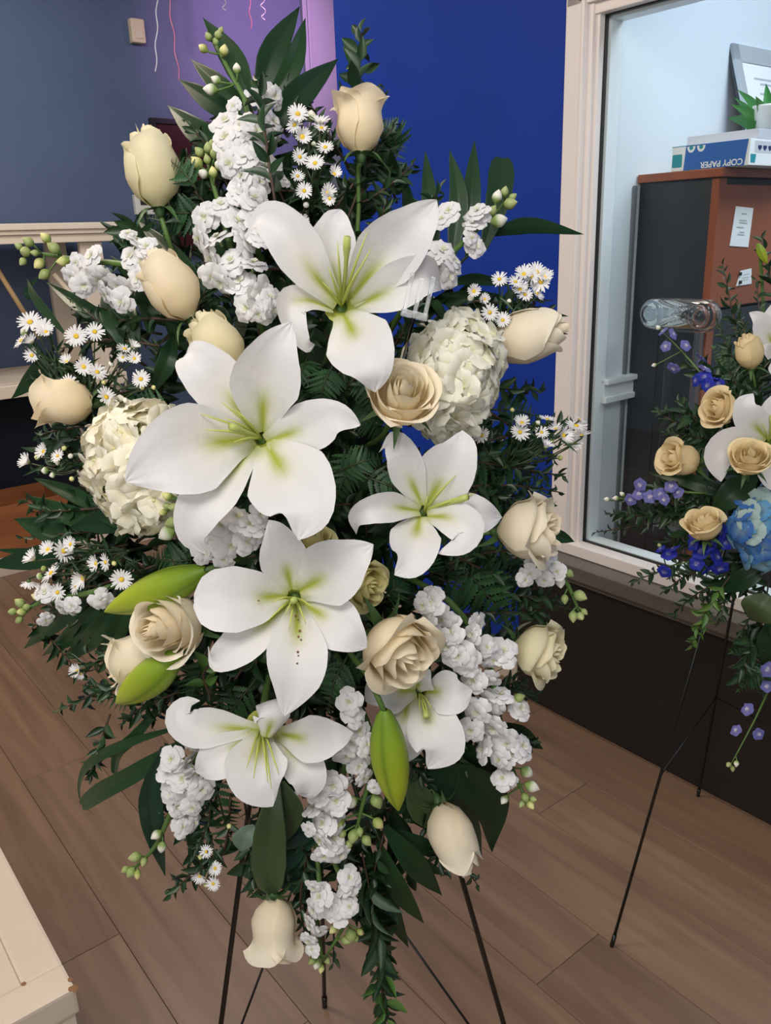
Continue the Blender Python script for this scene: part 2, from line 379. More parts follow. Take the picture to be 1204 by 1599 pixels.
# grey strip painted as the wall's shade, just in front of the cabinet side
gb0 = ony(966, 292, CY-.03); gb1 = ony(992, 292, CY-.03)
t = room('shade_strip', 'plain grey strip added as shade at the left side of the office cabinet', 'board', (-1.52, CY-.03, 0))
t.part('board', box_mesh('board', (max(gb0[0], -1.529), CY-.032, 0), (gb1[0], CY-.018, gb0[2]), M['shade_strip'], .001), ROT)
# papers taped on the reddish front
def front_pt(px, py): return onx(px, py, CX1+.001)
def paper_on_front(q, name, label, lines):
    P = [front_pt(*c) for c in q]
    V = [(p[0]+dx, p[1], p[2]) for dx in (0, .0012) for p in P]
    me = mesh(name, V, [(3, 2, 1, 0), (4, 5, 6, 7), (0, 1, 5, 4), (1, 2, 6, 5), (2, 3, 7, 6), (3, 0, 4, 7)], M['paper'], smooth=False)
    c = np.mean(P, axis=0); th = room('paper_note', label, 'paper', c)
    th.part('sheet', me, ROT)
    A, B, Cc, D = [np.array(p)+(.0018, 0, 0) for p in P]
    Vp, Fp = [], []
    for (v, u0_, u1_) in lines:
        for vv, uu in ((v, u0_), (v, u1_), (v+.03, u1_), (v+.03, u0_)):
            Vp.append((A*(1-uu)+B*uu)*(1-vv)+(D*(1-uu)+Cc*uu)*vv)
        k = len(Vp)-4; Fp.append((k, k+3, k+2, k+1))
    th.part('printed_lines', mesh('printed_lines', Vp, Fp, M['print'], smooth=False), ROT)
    return th
paper_on_front([(1149, 322), (1176, 325), (1168, 386), (1139, 384)], 'paper', 'larger white paper note taped on the reddish cabinet front', [(.15, .35, .65), (.32, .3, .7), (.38, .3, .75), (.5, .2, .6), (.62, .4, .65), (.68, .3, .7)])
s = paper_on_front([(1156, 423), (1173, 419), (1173, 443), (1149, 447)], 'paper', 'small white paper card with two dark clips on the reddish cabinet front', [(.3, .3, .8), (.5, .3, .8), (.65, .3, .7)])
for cpy in (428, 441):
    q = front_pt(1154, cpy); s.part('clip', box_mesh('clip', (q[0]+.002, q[1]-.004, q[2]-.004), (q[0]+.006, q[1]+.006, q[2]+.005), M['black'], .001), ROT)

# copy-paper box lying upside down on the cabinet
BZ = CT+.001; BY = CY+.004
bx0 = ony(1048, 262, BY)[0]; bx1 = ony(1168, 262, BY)[0]; bzt = ony(1168, 216, BY)[2]; BD = .30
bxth = room('paper_box', 'white and blue copy paper box lying on the reddish cabinet top', 'box', (bx0, BY, BZ))
bxth.part('carton', box_mesh('carton', (bx0, BY, BZ), (bx1, BY+BD, bzt), M['paper'], .002), ROT)
W = bx1-bx0; Hh = bzt-BZ
def flat(n, pts, m, axis='y', off=0.0006, label=None, th=bxth):
    # pts in face fractions (u along, w up)
    V = []
    for u, w in pts:
        V.append((bx0+u*W, BY-off, BZ+w*Hh) if axis == 'y' else (bx1+off, BY+u*BD, BZ+w*Hh))
    return th.part(n, mesh(n, V, [tuple(range(len(V)))], m, smooth=False), ROT, label=label)
flat('blue_panel', [(.17, .01), (.95, .01), (.98, .99), (.19, .99)], M['box_blue'], label='blue printed panel')
flat('logo', [(.02, .15), (.135, .15), (.145, .2), (.145, .62), (.135, .67), (.02, .67), (.012, .62), (.012, .2)], M['box_teal'], label='teal square emblem')
flat('lid_line', [(.0, .965), (.30, .965), (.30, .995), (.0, .995)], M['box_teal'])
for u in (.26, .39):
    flat('badge', [(u+.055*cos(a), .94+.25*sin(a)) for a in np.linspace(pi, 2*pi, 12)], M['paper'], off=.0009, label='white half round badge')
    flat('badge_mark', [(u+.026*cos(a), .88+.09*sin(a)) for a in np.linspace(0, 2*pi, 10)], M['box_teal'], off=.0012)
for k in range(4):
    u = .16+.085*k
    flat('badge_mark', [(u-.03, .66), (u, .55), (u+.03, .66), (u+.03, .76), (u-.03, .76)], M['box_navy'], 'x')
flat('logo', [(.03, .1), (.10, .1), (.11, .42), (.02, .42)], M['box_teal'], 'x', label='teal emblem')
flat('end_panel', [(.08, .48), (.98, .48), (.98, .92), (.08, .92)], M['card_grey'], 'x', off=.0003)  # pale grey rectangle on the end face
def text_mesh(s, size, m):
    cu = bpy.data.curves.new('lettering', 'FONT'); cu.body = s; cu.size = size; cu.align_x = 'CENTER'; cu.align_y = 'CENTER'; cu.extrude = .0002; cu.offset = .0004
    tmp = bpy.data.objects.new('tmp_text', cu); COL.objects.link(tmp)
    dg = bpy.context.evaluated_depsgraph_get(); me = bpy.data.meshes.new_from_object(tmp.evaluated_get(dg))
    bpy.data.objects.remove(tmp); me.name = 'lettering'; me.materials.clear(); me.materials.append(m); return me
tm = text_mesh('COPY PAPER', .021, M['paper'])
# upside down on the long face: rotate the text 180 degrees in the face plane
Mt = ROT @ Matrix.Translation((bx0+.665*W, BY-.0012, BZ+.17*Hh)) @ Matrix.Rotation(pi/2, 4, 'X') @ Matrix.Rotation(pi, 4, 'Z')
bxth.part('lettering', tm, Mt, label='white words COPY PAPER upside down')
# grey-white carton lid behind it
gx0 = ony(1070, 215, BY+.03)[0]; gx1 = ony(1192, 210, BY+.03)[0]; gz = ony(1150, 205, BY+.05)[2]
gt = room('flat_carton', 'pale grey flat carton lying on top of the copy paper box', 'box', (gx0, BY+.04, bzt))
gt.part('carton', box_mesh('carton', (gx0, BY+.04, bzt+.0005), (min(gx1, bx1-.002), BY+.27, gz), M['card_grey'], .003), ROT)
# framed certificate leaning on the office wall
FY0, FY1, FZ0 = 2.62, 2.95, CT+.012
pb = onx(1141, 68, -1.529); FY0 = pb[1]; fh = pb[2]-FZ0; FY1 = FY0+.40
fr = room('framed_certificate', 'silver framed certificate leaning on the white office wall above the cabinet', 'picture frame', (-1.47, FY0, FZ0))
lean = atan2(.115, fh)
Mf = ROT @ Matrix.Translation((-1.529+.115, FY0, FZ0)) @ Matrix.Rotation(-lean, 4, 'Y')
LH = fh/cos(lean)
fr.part('backing', box_mesh('backing', (-.014, 0, 0), (-.004, .40, LH), M['frame_dark'], .001), Mf, label='dark backing board')
fr.part('frame', rbox(((-.006, 0, 0), (.006, .40, .035)), ((-.006, 0, LH-.05), (.006, .40, LH)), ((-.006, 0, 0), (.006, .035, LH)), ((-.006, .365, 0), (.006, .40, LH)), name='frame', m=M['silver'], bevel=.002), Mf)
fr.part('certificate', box_mesh('certificate', (-.003, .035, .035), (0, .365, LH-.05), M['paper'], 0), Mf)
fr.part('printed_lines', rbox(*[((0, .10+d, LH*z), (.0006, .30-d, LH*z+.006)) for z, d in ((.74, .0), (.70, .03), (.62, .02), (.58, .05), (.5, .02))], name='printed_lines', m=M['print']), Mf)
# potted plant on the box
pp = ony(1197, 218, BY+.16)
ppz = gz+.001
pl = room('potted_plant', 'small green leafy plant in white pot on the copy paper box', 'plant', (pp[0], pp[1], ppz))
pl.part('pot', lathe('pot', [(0.0, 0), (.030, 0), (.040, .055), (.043, .058), (.043, .064), (.037, .064), (.035, .05), (0, .05)], M['white_pot']), at(ROT@Vector((pp[0], pp[1], ppz))) )

# clear plastic dish on its acrylic stand, just behind the glass
DY = 2.105
def dpt(px, py): return ony(px, py, DY)
a0 = dpt(1030, 490); a1 = dpt(1106, 491); rr_ = .5*abs(dpt(1030, 466)[2]-dpt(1030, 516)[2])
dish = room('clear_dish', 'clear embossed plastic dish with two round ends behind the glass', 'dish', (a0[0], DY, a0[2]-rr_))
def stadium(x0, x1, z, r, n=14):
    return [(x1+r*cos(a), z+r*sin(a)) for a in np.linspace(-pi/2, pi/2, n)] + [(x0+r*cos(a), z+r*sin(a)) for a in np.linspace(pi/2, 3*pi/2, n)]
ring = []
for (yy, sc_) in ((0, .86), (-.006, .98), (-.03, 1.0), (-.036, .95), (-.030, .9), (-.008, .86)):
    ring.append([(x, DY+yy, z) for x, z in stadium(a0[0], a1[0], (a0[2]+a1[2])/2, rr_*sc_)])
nr = len(ring[0]); Vd = [v for r_ in ring for v in r_]
Fd = [(i*nr+k, i*nr+(k+1) % nr, (i+1)*nr+(k+1) % nr, (i+1)*nr+k) for i in range(len(ring)-1) for k in range(nr)]
Fd += [tuple(range(nr)), tuple(5*nr+k for k in range(nr-1, -1, -1))]
dish.part('dish_body', mesh('dish_body', Vd, Fd, M['clear']), ROT)
zc = (a0[2]+a1[2])/2
for cx in (a0[0], a1[0]):
    b = lathe('boss', [(rr_*.8, 0), (rr_*.78, .008), (rr_*.6, .014), (rr_*.55, .010), (rr_*.35, .012), (rr_*.3, .022), (rr_*.12, .026), (0, .026)], M['clear'], 20)
    bo = dish.part('boss', b, ROT @ Matrix.Translation((cx, DY-.034, zc)) @ Matrix.Rotation(pi/2, 4, 'X'))
bm = bmesh.new()
for row in range(3):
    for k in range(4):
        for side in (0, 1):
            x = a0[0]+rr_*.9+.012*k if side == 0 else a1[0]-rr_*.9-.012*k
            z = zc + (row-1)*rr_*.42 + (k-1.5)*.004
            bmesh.ops.create_uvsphere(bm, u_segments=8, v_segments=6, radius=.0048, matrix=Matrix.Translation((x, DY-.013, z)) @ Matrix.Diagonal((1.2, .8, .55, 1)))
dish.part('embossing', bmesh_to('embossing', bm, M['clear'], True), ROT)
st = room('acrylic_stand', 'clear acrylic stand under the embossed plastic dish in the office', 'stand', (a0[0]+.02, DY, 0))
sx0, sx1 = dpt(1026, 600)[0], dpt(1084, 600)[0]; sz1 = zc-rr_-.0005
st.part('riser', rbox(((sx0, DY-.012, .0), (sx0+.004, DY+.03, sz1)), ((sx1-.004, DY-.012, .0), (sx1, DY+.03, sz1)), ((sx0, DY-.012, sz1-.004), (sx1, DY+.03, sz1)), ((sx0, DY+.026, 0), (sx1, DY+.03, sz1-.004)), name='riser', m=M['clear'], bevel=.001), ROT)

# ================================================================== BACK OF THE SHOP (left)
SX = -4.12
def sy(px, py, X=SX): return onx(px, py, X)[1]
def sz(px, py, X=SX): return onx(px, py, X)[2]
SB = -4.70
yE = sy(188, 352); y178 = sy(178, 365); zt = sz(150, 347); zl = sz(150, 357); zf = sz(150, 377); Y0 = .30
su = room('display_shelf', 'cream painted wooden display shelf unit along the grey back wall', 'shelf unit', (SX, 1.0, 0))
def spart(n, a, b, m=M['cream'], bevel=.004, label=None): return su.part(n, box_mesh(n, a, b, m, bevel), ROT, label=label)
spart('top_board', (SB, Y0, zl), (SX+.015, yE, zt))
spart('top_moulding', (SB, Y0, zl-.02), (SX+.007, yE-.012, zl))
spart('fascia', (SX-.022, Y0, zf), (SX-.002, y178, zl-.02))
py0, py1 = sy(127, 380), sy(162, 380)
zsh = sz(30, 600); zplT = .075
spart('post', (SX-.06, py0, zplT), (SX-.025, py1, zf+.03))
spart('post', (SB, py0, zplT), (SB+.04, py1, zf+.03))
zs0, zs1 = sz(20, 622), sz(20, 598)
spart('lower_shelf', (SB, Y0, zs1-.03), (SX-.005, py1+.02, zs1), M['cream_white'])
spart('shelf_lip', (SX-.02, Y0, zs0), (SX, py1+.03, zs1-.012))
spart('plinth', (SB, Y0, 0), (SX+.02, py1+.10, zplT), M['cream_white'])
for (qa, qb, mm) in (((-20, 395), (42, 495), 'dowel'), ((84, 427), (160, 515), 'cream')):
    A = onx(*qa, SX-.15); B = onx(*qb, SX-.15)
    ext = B+(B-A)*.35
    if ext[2] < zs1+.004: ext = B+(B-A)*((zs1+.004-B[2])/(B[2]-A[2]))
    su.part('brace', tube('brace', [A, ext], .012, M[mm], 8), ROT, label='wooden diagonal brace' if mm == 'dowel' else None)
# crate on the plinth
kx = SX-.04
k1 = onx(107, 790, kx); kz1 = onx(107, 762, kx)[2]; kz0 = onx(60, 822, kx)[2]
cr = room('wooden_crate', 'orange brown wooden crate on the plinth of the cream shelf unit', 'crate', (kx, k1[1]-.3, zplT))
kzb = zplT+.001; kzt = kzb+.25
for a, b, nm in (((kx-.014, k1[1]-.62, kzb), (kx, k1[1], kzt), 'front_board'), ((kx-.34, k1[1]-.62, kzb), (kx-.326, k1[1], kzt), 'back_board'), ((kx-.326, k1[1]-.014, kzb), (kx-.014, k1[1], kzt-.02), 'end_board'), ((kx-.326, k1[1]-.62, kzb), (kx-.014, k1[1]-.606, kzt-.02), 'end_board'), ((kx-.326, k1[1]-.606, kzb), (kx-.014, k1[1]-.014, kzb+.012), 'bottom_board')):
    cr.part(nm, box_mesh(nm, a, b, M['crate'], .003), ROT)
# dark sheet at the back of the shelf, coloured as the shadow there
spart('shade_sheet', (SB-.01, Y0, zplT), (SB+.005, py1+.03, zs1-.03), M['navy_shade'], label='dark navy sheet standing for shade')
# motion sensor and thermostat on the grey wall
a = onx(199, 29, -4.79); b = onx(225, 70, -4.79)
th = room('motion_sensor', 'small beige motion sensor high on the blue grey wall', 'sensor', (-4.8, (a[1]+b[1])/2, b[2]))
th.part('housing', box_mesh('housing', (-4.8, a[1], b[2]), (-4.755, b[1], a[2]), M['beige'], .012), ROT)
th.part('lens', box_mesh('lens', (-4.757, a[1]+.02, b[2]+.02), (-4.750, b[1]-.02, b[2]+.05), M['cream'], .003), ROT)
a = onx(207, 304, -4.79); b = onx(240, 335, -4.79)
th = room('thermostat', 'white thermostat with dark display on the grey wall below the yellow rose', 'thermostat', (-4.8, (a[1]+b[1])/2, b[2]))
th.part('housing', box_mesh('housing', (-4.8, a[1], b[2]), (-4.765, b[1], a[2]), M['switch_white'], .006), ROT)
th.part('display', box_mesh('display', (-4.766, a[1]+.03, b[2]+.05), (-4.762, b[1]-.015, a[2]-.01), M['lcd'], .001), ROT)
# dark glossy panel behind the flowers
a = onx(232, 184, -4.79); b = onx(335, 184, -4.79); z0 = onx(260, 400, -4.79)[2]
th = room('dark_picture', 'dark glossy framed picture on the back wall behind the white stock flowers', 'picture', (-4.8, a[1], z0))
th.part('frame', rbox(((-4.80, a[1], z0), (-4.765, a[1]+.03, a[2])), ((-4.80, b[1]-.03, z0), (-4.765, b[1], a[2])), ((-4.80, a[1]+.03, a[2]-.03), (-4.765, b[1]-.03, a[2])), ((-4.80, a[1]+.03, z0), (-4.765, b[1]-.03, z0+.03)), name='frame', m=M['black'], bevel=.003), ROT)
th.part('picture', box_mesh('picture', (-4.80, a[1]+.03, z0+.03), (-4.775, b[1]-.03, a[2]-.03), M['dark_red'], 0), ROT)
# curling balloon ribbons hanging in front of the back wall
rb = [((246, -15), (243, 112), 'white_ribbon', 'pale balloon ribbon hanging left of the other ribbons by the back wall'),
      ((262, -15), (280, 125), 'pink', 'pink balloon ribbon hanging just right of the leftmost pale ribbon'),
      ((345, -20), (352, 18), 'white_ribbon', 'short pale balloon ribbon hanging above the tallest stock stem'),
      ((388, -20), (392, 45), 'pink', 'deep pink balloon ribbon hanging behind the topmost palm leaves'),
      ((408, -20), (412, 32), 'white_ribbon', 'curly pale balloon ribbon hanging just right of a deep pink one')]
for i, (qa, qb, mm, lb) in enumerate(rb):
    A = onx(*qa, -4.35); B = onx(*qb, -4.35); A = A+(A-B)*max(0, (3.0-A[2])/(A[2]-B[2]))
    n = 60; L_ = np.linspace(0, 1, n)[:, None]; P = A*(1-L_)+B*L_
    ph = np.linspace(0, (14 if i in (2, 4) else 9)*pi, n); am = .012 if i in (2, 4) else .005
    P[:, 0] += am*np.cos(ph); P[:, 1] += am*np.sin(ph)
    th = Thing('balloon_ribbon', lb, 'ribbon', ROT, 'balloon ribbons by the back wall', mesh_=tube('balloon_ribbon', P, .0032, M[mm], 5))
# cream pedestal, near corner bottom left
pc = onz(118, 1543, .5); PX, PY = pc[0], pc[1]
pd = room('cream_pedestal', 'cream painted wooden pedestal with sunken top panel and chipped edges in front', 'pedestal', (PX-.4, PY-.3, 0))
pw_ = .058
pd.part('body', rbox(((PX-.9, PY-.9, 0), (PX-.012, PY-.012, .455)), name='body', m=M['cream_white'], bevel=.004), ROT)
pd.part('top_rim', rbox(((PX-pw_, PY-.92, .455), (PX, PY, .5)), ((PX-.92, PY-pw_, .455), (PX-pw_+.002, PY, .5)), name='top_rim', m=M['cream_white'], bevel=.005), ROT)
pd.part('top_panel', box_mesh('top_panel', (PX-.92, PY-.92, .455), (PX-pw_, PY-pw_, .4955), M['cream_white'], .002), ROT)
pd.part('cap_moulding', rbox(((PX-.008, PY-.9, .43), (PX-.004, PY-.006, .456)), ((PX-.9, PY-.012, .43), (PX-.006, PY-.006, .456)), name='cap_moulding', m=M['cream_white'], bevel=.001), ROT)
for (cx, cy, s_) in ((PX-.001, PY-.001, .006), (PX-.056, PY-.055, .004), (PX-.004, PY-.006, .004), (PX-.20, PY-.06, .003), (PX-.30, PY-.03, .0025), (PX-.02, PY-.001, .004)):
    bm = bmesh.new(); bmesh.ops.create_icosphere(bm, subdivisions=1, radius=s_, matrix=Matrix.Translation((cx, cy, .4995)) @ Matrix.Diagonal((1.4, 1, .25, 1)))
    pd.part('paint_chip', bmesh_to('paint_chip', bm, M['chip']), ROT, label='brown chip in the paint')

# ================================================================== FLOWERS: builders
class Spray:
    """Depth (metres along the view axis) of an arrangement's domed front at a picture point, its hidden core and landmarks."""
    def __init__(s, cx, cy, rx, ry, base, slope, dome, core, name):
        s.__dict__.update(locals()); s.marks = []
    def d(s, px, py):
        rr = ((px-s.cx)/s.rx)**2+((py-s.cy)/s.ry)**2
        return s.base + s.slope*(py-800)/700 - s.dome*max(0, 1-rr)
    def p(s, px, py, lift=0.): return un(px, py, s.d(px, py)-lift)
    def core_pt(s, px, py):
        k = .45
        q = (s.cx+(px-s.cx)*k, s.cy+(py-s.cy)*k*1.1); return un(q[0], q[1], s.base+s.slope*(q[1]-800)/700+s.core)
    def px(s, n, px, py): return n*s.d(px, py)/FPX
    def where(s, px, py, fmt):
        c = sorted(s.marks, key=lambda m: (m[0]-px)**2+(m[1]-py)**2)
        for m in c:
            dx, dy = px-m[0], py-m[1]
            w = ('just right of' if dx > 0 else 'just left of') if abs(dx) > abs(dy) else ('just below' if dy > 0 else 'just above')
            lb = fmt % (w+' '+m[2])
            if lb not in LABELS and len(lb.split()) <= 16: LABELS.add(lb); return lb
        for i in range(len(c)):
            for j in range(i):
                lb = fmt % ('between '+c[j][2]+' and '+c[i][2])
                if lb not in LABELS and len(lb.split()) <= 16: LABELS.add(lb); return lb
        return fmt % 'among the flowers'
S1 = Spray(455, 800, 430, 770, 1.03, .11, .16, .05, 'white')
S2 = Spray(1200, 760, 230, 330, 1.60, .10, .12, .05, 'blue')
TOCAM = lambda p: nrm(CC-np.asarray(p))
def wcol(t, table):
    ts = [a for a, _ in table]; return np.array([np.interp(t, ts, [c[k] for _, c in table]) for k in range(3)])
WHITE = np.array([.795, .785, .79]); YG = np.array([.40, .46, .035]); YS = np.array([.86, .83, .50])
LP = [(0, .32), (.12, .46), (.3, .78), (.45, 1.), (.58, .96), (.70, .80), (.81, .56), (.90, .34), (.96, .17), (1, .02)]
def ribbon_mesh(name, P, half, prof, m, n=20, mm=9, nh=None, cup=.25, fold=0., ruff=0., colf=None, seed=0, twist=0., thick=0., keel=0., veins=0.):
    """A petal or leaf: cross-sections swept along a spine, width carried by parallel transport."""
    rng = np.random.RandomState(seed)
    S = spline(P, n); T = np.gradient(S, axis=0); T /= np.linalg.norm(T, axis=1)[:, None]
    nh = TOCAM(S[n//2]) if nh is None else nrm(nh)
    Wd = np.zeros_like(S); k0 = int(n*.45); Wd[k0] = nrm(np.cross(T[k0], nh))
    for i in range(k0+1, n): Wd[i] = nrm(Wd[i-1]-(Wd[i-1]@T[i])*T[i])
    for i in range(k0-1, -1, -1): Wd[i] = nrm(Wd[i+1]-(Wd[i+1]@T[i])*T[i])
    ph = rng.rand(4)*6.28; V = []; C = []
    jj = np.linspace(-1, 1, mm)
    for i in range(n):
        t = i/(n-1); w = half*np.interp(t, [a for a, _ in prof], [b for _, b in prof]); N = np.cross(Wd[i], T[i])
        tw = twist*(t-.45); W2 = cos(tw)*Wd[i]+sin(tw)*N; N2 = np.cross(W2, T[i])
        for j in jj:
            up = cup*w*(j*j) + fold*w*abs(j) + keel*half*np.exp(-(j/.16)**2)*-min(1, 2*(1-t))
            up += (.010*half*cos(j*10)*1.6 if keel else 0) + veins*half*cos(j*5*pi)
            up += ruff*half*(abs(j)**2)*(sin(7*t+ph[0]+(0 if j > 0 else ph[1]))+.6*sin(15*t+ph[2]+(0 if j > 0 else ph[3])))
            V.append(S[i]+W2*w*j+N2*up)
            C.append(colf(t, j) if colf else (1, 1, 1))
    return mesh(name, V, grid_faces(n, mm), m, C if colf else None)
def lily_col(t, j):
    c = WHITE.copy()
    a = np.exp(-(j/.75)**2)*np.clip(1-t/.62, 0, 1); c = c*(1-.55*a)+YS*.55*a
    b = np.exp(-(j/.26)**2)*np.clip((.46-t)/.22, 0, 1); b = max(b, np.clip(1-t/.16, 0, 1)*.7)
    return c*(1-b)+YG*b
_tv = []; _tc = []
for _i, (_r, _z) in enumerate([(.15, -.4), (.30, .0), (.55, .45), (.85, .75), (1.05, .85)]):
    for _k in range(16): _tv.append((_r*cos(_k*pi/8), _r*sin(_k*pi/8), _z)); _tc.append(YG*(1-_i/5)+np.array([.62, .64, .20])*(_i/5))
THROAT = mesh('throat', _tv, [(i*16+k, i*16+(k+1) % 16, (i+1)*16+(k+1) % 16, (i+1)*16+k) for i in range(4) for k in range(16)], M['petal'], _tc)
def lily(S, cx, cy, label, petals, stamens=(), pistil=None, lift=.045, group=None, green=1.):
    d0 = S.d(cx, cy)-lift
    root = un(cx, cy, d0); th = Thing('lily', label, 'flower', at(root), group)
    for i, pt in enumerate(petals):
        pts, hw = pt[0], pt[1]; kw = pt[2] if len(pt) > 2 else {}
        P = [un(x, y, d0-z*.01) for x, y, z in pts]
        th.part('petal', ribbon_mesh('petal', P, .93*hw*d0/FPX, kw.pop('prof', LP), M['petal'], colf=lily_col, seed=int(cx)+i, **{**dict(cup=.20, ruff=.03, keel=.09, n=24, mm=13), **kw}))
    MT = z_basis(un(cx, cy, d0+.014), TOCAM(root), .016, 0, .02)
    th.part('throat', THROAT, MT)
    for x, y, z in stamens:
        P = [un(cx, cy, d0+.012), un(cx+(x-cx)*.5, cy+(y-cy)*.5-3, d0-z*.006-.008), un(x, y, d0-z*.01)]
        th.part('filament', tube('filament', spline(P, 8), [.0016]*3+[.0014]*2+[.0011, .0008, .0003], M['filament'], 5), label=None)
    if pistil:
        x, y, z = pistil
        P = spline([un(cx, cy, d0+.012), un(cx+(x-cx)*.5+2, cy+(y-cy)*.5, d0-z*.006), un(x, y, d0-z*.01)], 9)
        th.part('pistil', tube('pistil', P, [.0028, .0025, .002, .002, .002, .002, .0022, .0036, .0034], M['pistil'], 7))
    B = un(cx, cy, d0+.01); e = S.core_pt(cx, cy)
    th.part('stem', tube('stem', spline([B, B+(e-B)*.5, e], 6), [.006, .005, .004, .004, .004, .004], M['stem'], 7))
    return th

# ---- roses: petals wrapped round an axis, built once per kind
def rose_petal(prof, phi, half, H, roll, spiral, seed, tint, dip=.16, point=0.):
    rng = np.random.RandomState(seed); n, m = 12, 11; V = []; C = []
    ph = rng.rand(3)*6.28; pt = [a for a, _ in prof]; pr = [b for _, b in prof]
    for i in range(n):
        t = i/(n-1)
        for j in range(m):
            a = -1+2*j/(m-1)
            hz = H*(1-dip*abs(a)**2.4*t) + point*t*max(0, 1-abs(a)*2.2)
            r = np.interp(t, pt, pr)*(1+spiral*a); e = max(0, (t-.70)/.30)
            ro = roll*(e**2)*(1+.35*sin(3*a+ph[0])); z = t*hz - .55*abs(ro)*e*(1 if roll > 0 else 0) + .015*e*sin(5*a+ph[1])
            hw = half*np.interp(t, [0, .15, .45, .8, 1], [.45, .75, 1, .95, .72])
            an = phi+hw*a
            V.append(((r+ro)*cos(an), (r+ro)*sin(an), z))
            k = np.clip(1.15-t*1.25, 0, 1)
            base = np.array(tint[0])*k+np.array(tint[1])*(1-k)
            C.append(base)
    return mesh('petal', V, grid_faces(n, m), M['rose'], C)
CREAM = ((.90, .75, .48), (.93, .83, .63)); PALE = ((.91, .80, .58), (.93, .86, .70)); YEL = ((.89, .78, .44), (.91, .83, .58)); PEACH = ((.84, .66, .34), (.86, .72, .44)); LEMON = ((.88, .80, .48), (.90, .84, .61)); GRNY = ((.68, .64, .20), (.82, .76, .40))
CREAMY = ((.90, .78, .50), (.92, .84, .64))
def rose_kind(kind, tint, tint_in):
    L = []; s = hash(kind) % 97 if False else sum(map(ord, kind)); g = 2.399
    if kind == 'bud':
        for k in range(4): L.append(rose_petal([(0, .06), (.3, .20), (.65, .22), (.9, .13), (1, .08+.02*k)], k*1.7, 1.2, 1.10+.01*k, 0, .12, s+k, tint_in))
        for k in range(4): L.append(rose_petal([(0, .08), (.2, .27), (.45, .35), (.7, .33), (.9, .25), (1, .20)], .6+k*1.6, 1.25, 1.08-.015*k, .045, .10, s+9+k, tint, .13, .01))
        for k in range(3): L.append(rose_petal([(0, .09), (.18, .32), (.42, .43), (.7, .41), (.9, .33), (1, .30)], k*2.1+.3, 1.5, 1.03-.03*k, .08, .07, s+21+k, tint, .20, .03))
    elif kind == 'flared':
        for k in range(4): L.append(rose_petal([(0, .06), (.3, .18), (.65, .22), (1, .12+.03*k)], k*1.7, 1.2, 1.02, 0, .12, s+k, tint_in))
        for k in range(4): L.append(rose_petal([(0, .08), (.2, .26), (.45, .33), (.7, .32), (1, .30)], .6+k*1.6, 1.2, 1.05, .10, .10, s+9+k, tint, .12))
        for k in range(4): L.append(rose_petal([(0, .09), (.18, .31), (.40, .40), (.7, .36), (.88, .38), (1, .41)], k*1.6+.3, 1.15, 1.02, .11, .07, s+21+k, tint, .14))
    elif kind == 'cup':
        for k in range(5): L.append(rose_petal([(0, .04), (.4, .10+.02*k), (.8, .09+.028*k), (1, .05+.025*k)], k*1.9, 1.3, .86+.012*k, 0, .22, s+k, tint_in))
        for k in range(5): L.append(rose_petal([(0, .06), (.3, .24+.01*k), (.65, .27+.012*k), (1, .22+.016*k)], .4+k*1.45, 1.05, .88+.01*k, .03, .12, s+9+k, tint_in, .14))
        for k in range(5): L.append(rose_petal([(0, .08), (.2, .30), (.45, .40), (.75, .41), (1, .39)], k*1.35+.9, 1.1, .90-.01*k, .09, .08, s+21+k, tint, .16))
        for k in range(3): L.append(rose_petal([(0, .09), (.2, .33), (.42, .46), (.7, .48), (1, .50)], k*2.1+.2, 1.25, .80-.03*k, .14, .05, s+40+k, tint, .2))
    elif kind == 'open':
        for k in range(8): L.append(rose_petal([(0, .03), (.4, .04+.013*k), (.8, .03+.017*k), (1, .012+.017*k)], k*2.2, 1.4, .82-.012*k, 0, .25, s+k, tint_in, .10))
        for k in range(6): L.append(rose_petal([(0, .06), (.3, .18+.014*k), (.65, .20+.016*k), (1, .17+.018*k)], .4+k*1.4, 1.1, .73-.012*k, .02, .12, s+9+k, tint_in, .12))
        for k in range(5): L.append(rose_petal([(0, .07), (.25, .32), (.5, .37), (.8, .37), (1, .36)], k*1.3+.9, 1.05, .65-.012*k, .06, .10, s+21+k, tint, .14))
        for k in range(4): L.append(rose_petal([(0, .08), (.22, .36), (.45, .45), (.75, .48), (1, .47)], k*1.6+.2, 1.2, .58-.015*k, .08, .06, s+40+k, tint, .20))
    return L
_rk = {}
def rose_meshes(kind, tn):
    if (kind, tn) not in _rk:
        t, ti = {'cream': (CREAM, CREAMY), 'pale': (PALE, CREAM), 'yellow': (YEL, YEL), 'peach': (PEACH, PEACH), 'green': (GRNY, GRNY), 'lemon': (LEMON, YEL)}[tn]
        _rk[(kind, tn)] = rose_kind(kind, t, ti)
    return _rk[(kind, tn)]
def _sepal():
    V = []; n, m = 7, 3
    for i in range(n):
        t = i/(n-1); w = .10*(1-t)**.8*(1 if t > 0 else .8)
        for j in (-1, 0, 1): V.append((w*j, .07+.50*t, -.02+.16*t-.42*t*t+.02*abs(j)))
    return mesh('sepal', V, grid_faces(n, m), M['sepal'])
SEPAL = _sepal()
HIP = lathe('hip', [(.0, -.13), (.05, -.13), (.085, -.06), (.10, 0), (.09, .05), (0, .05)], M['sepal'], 10)
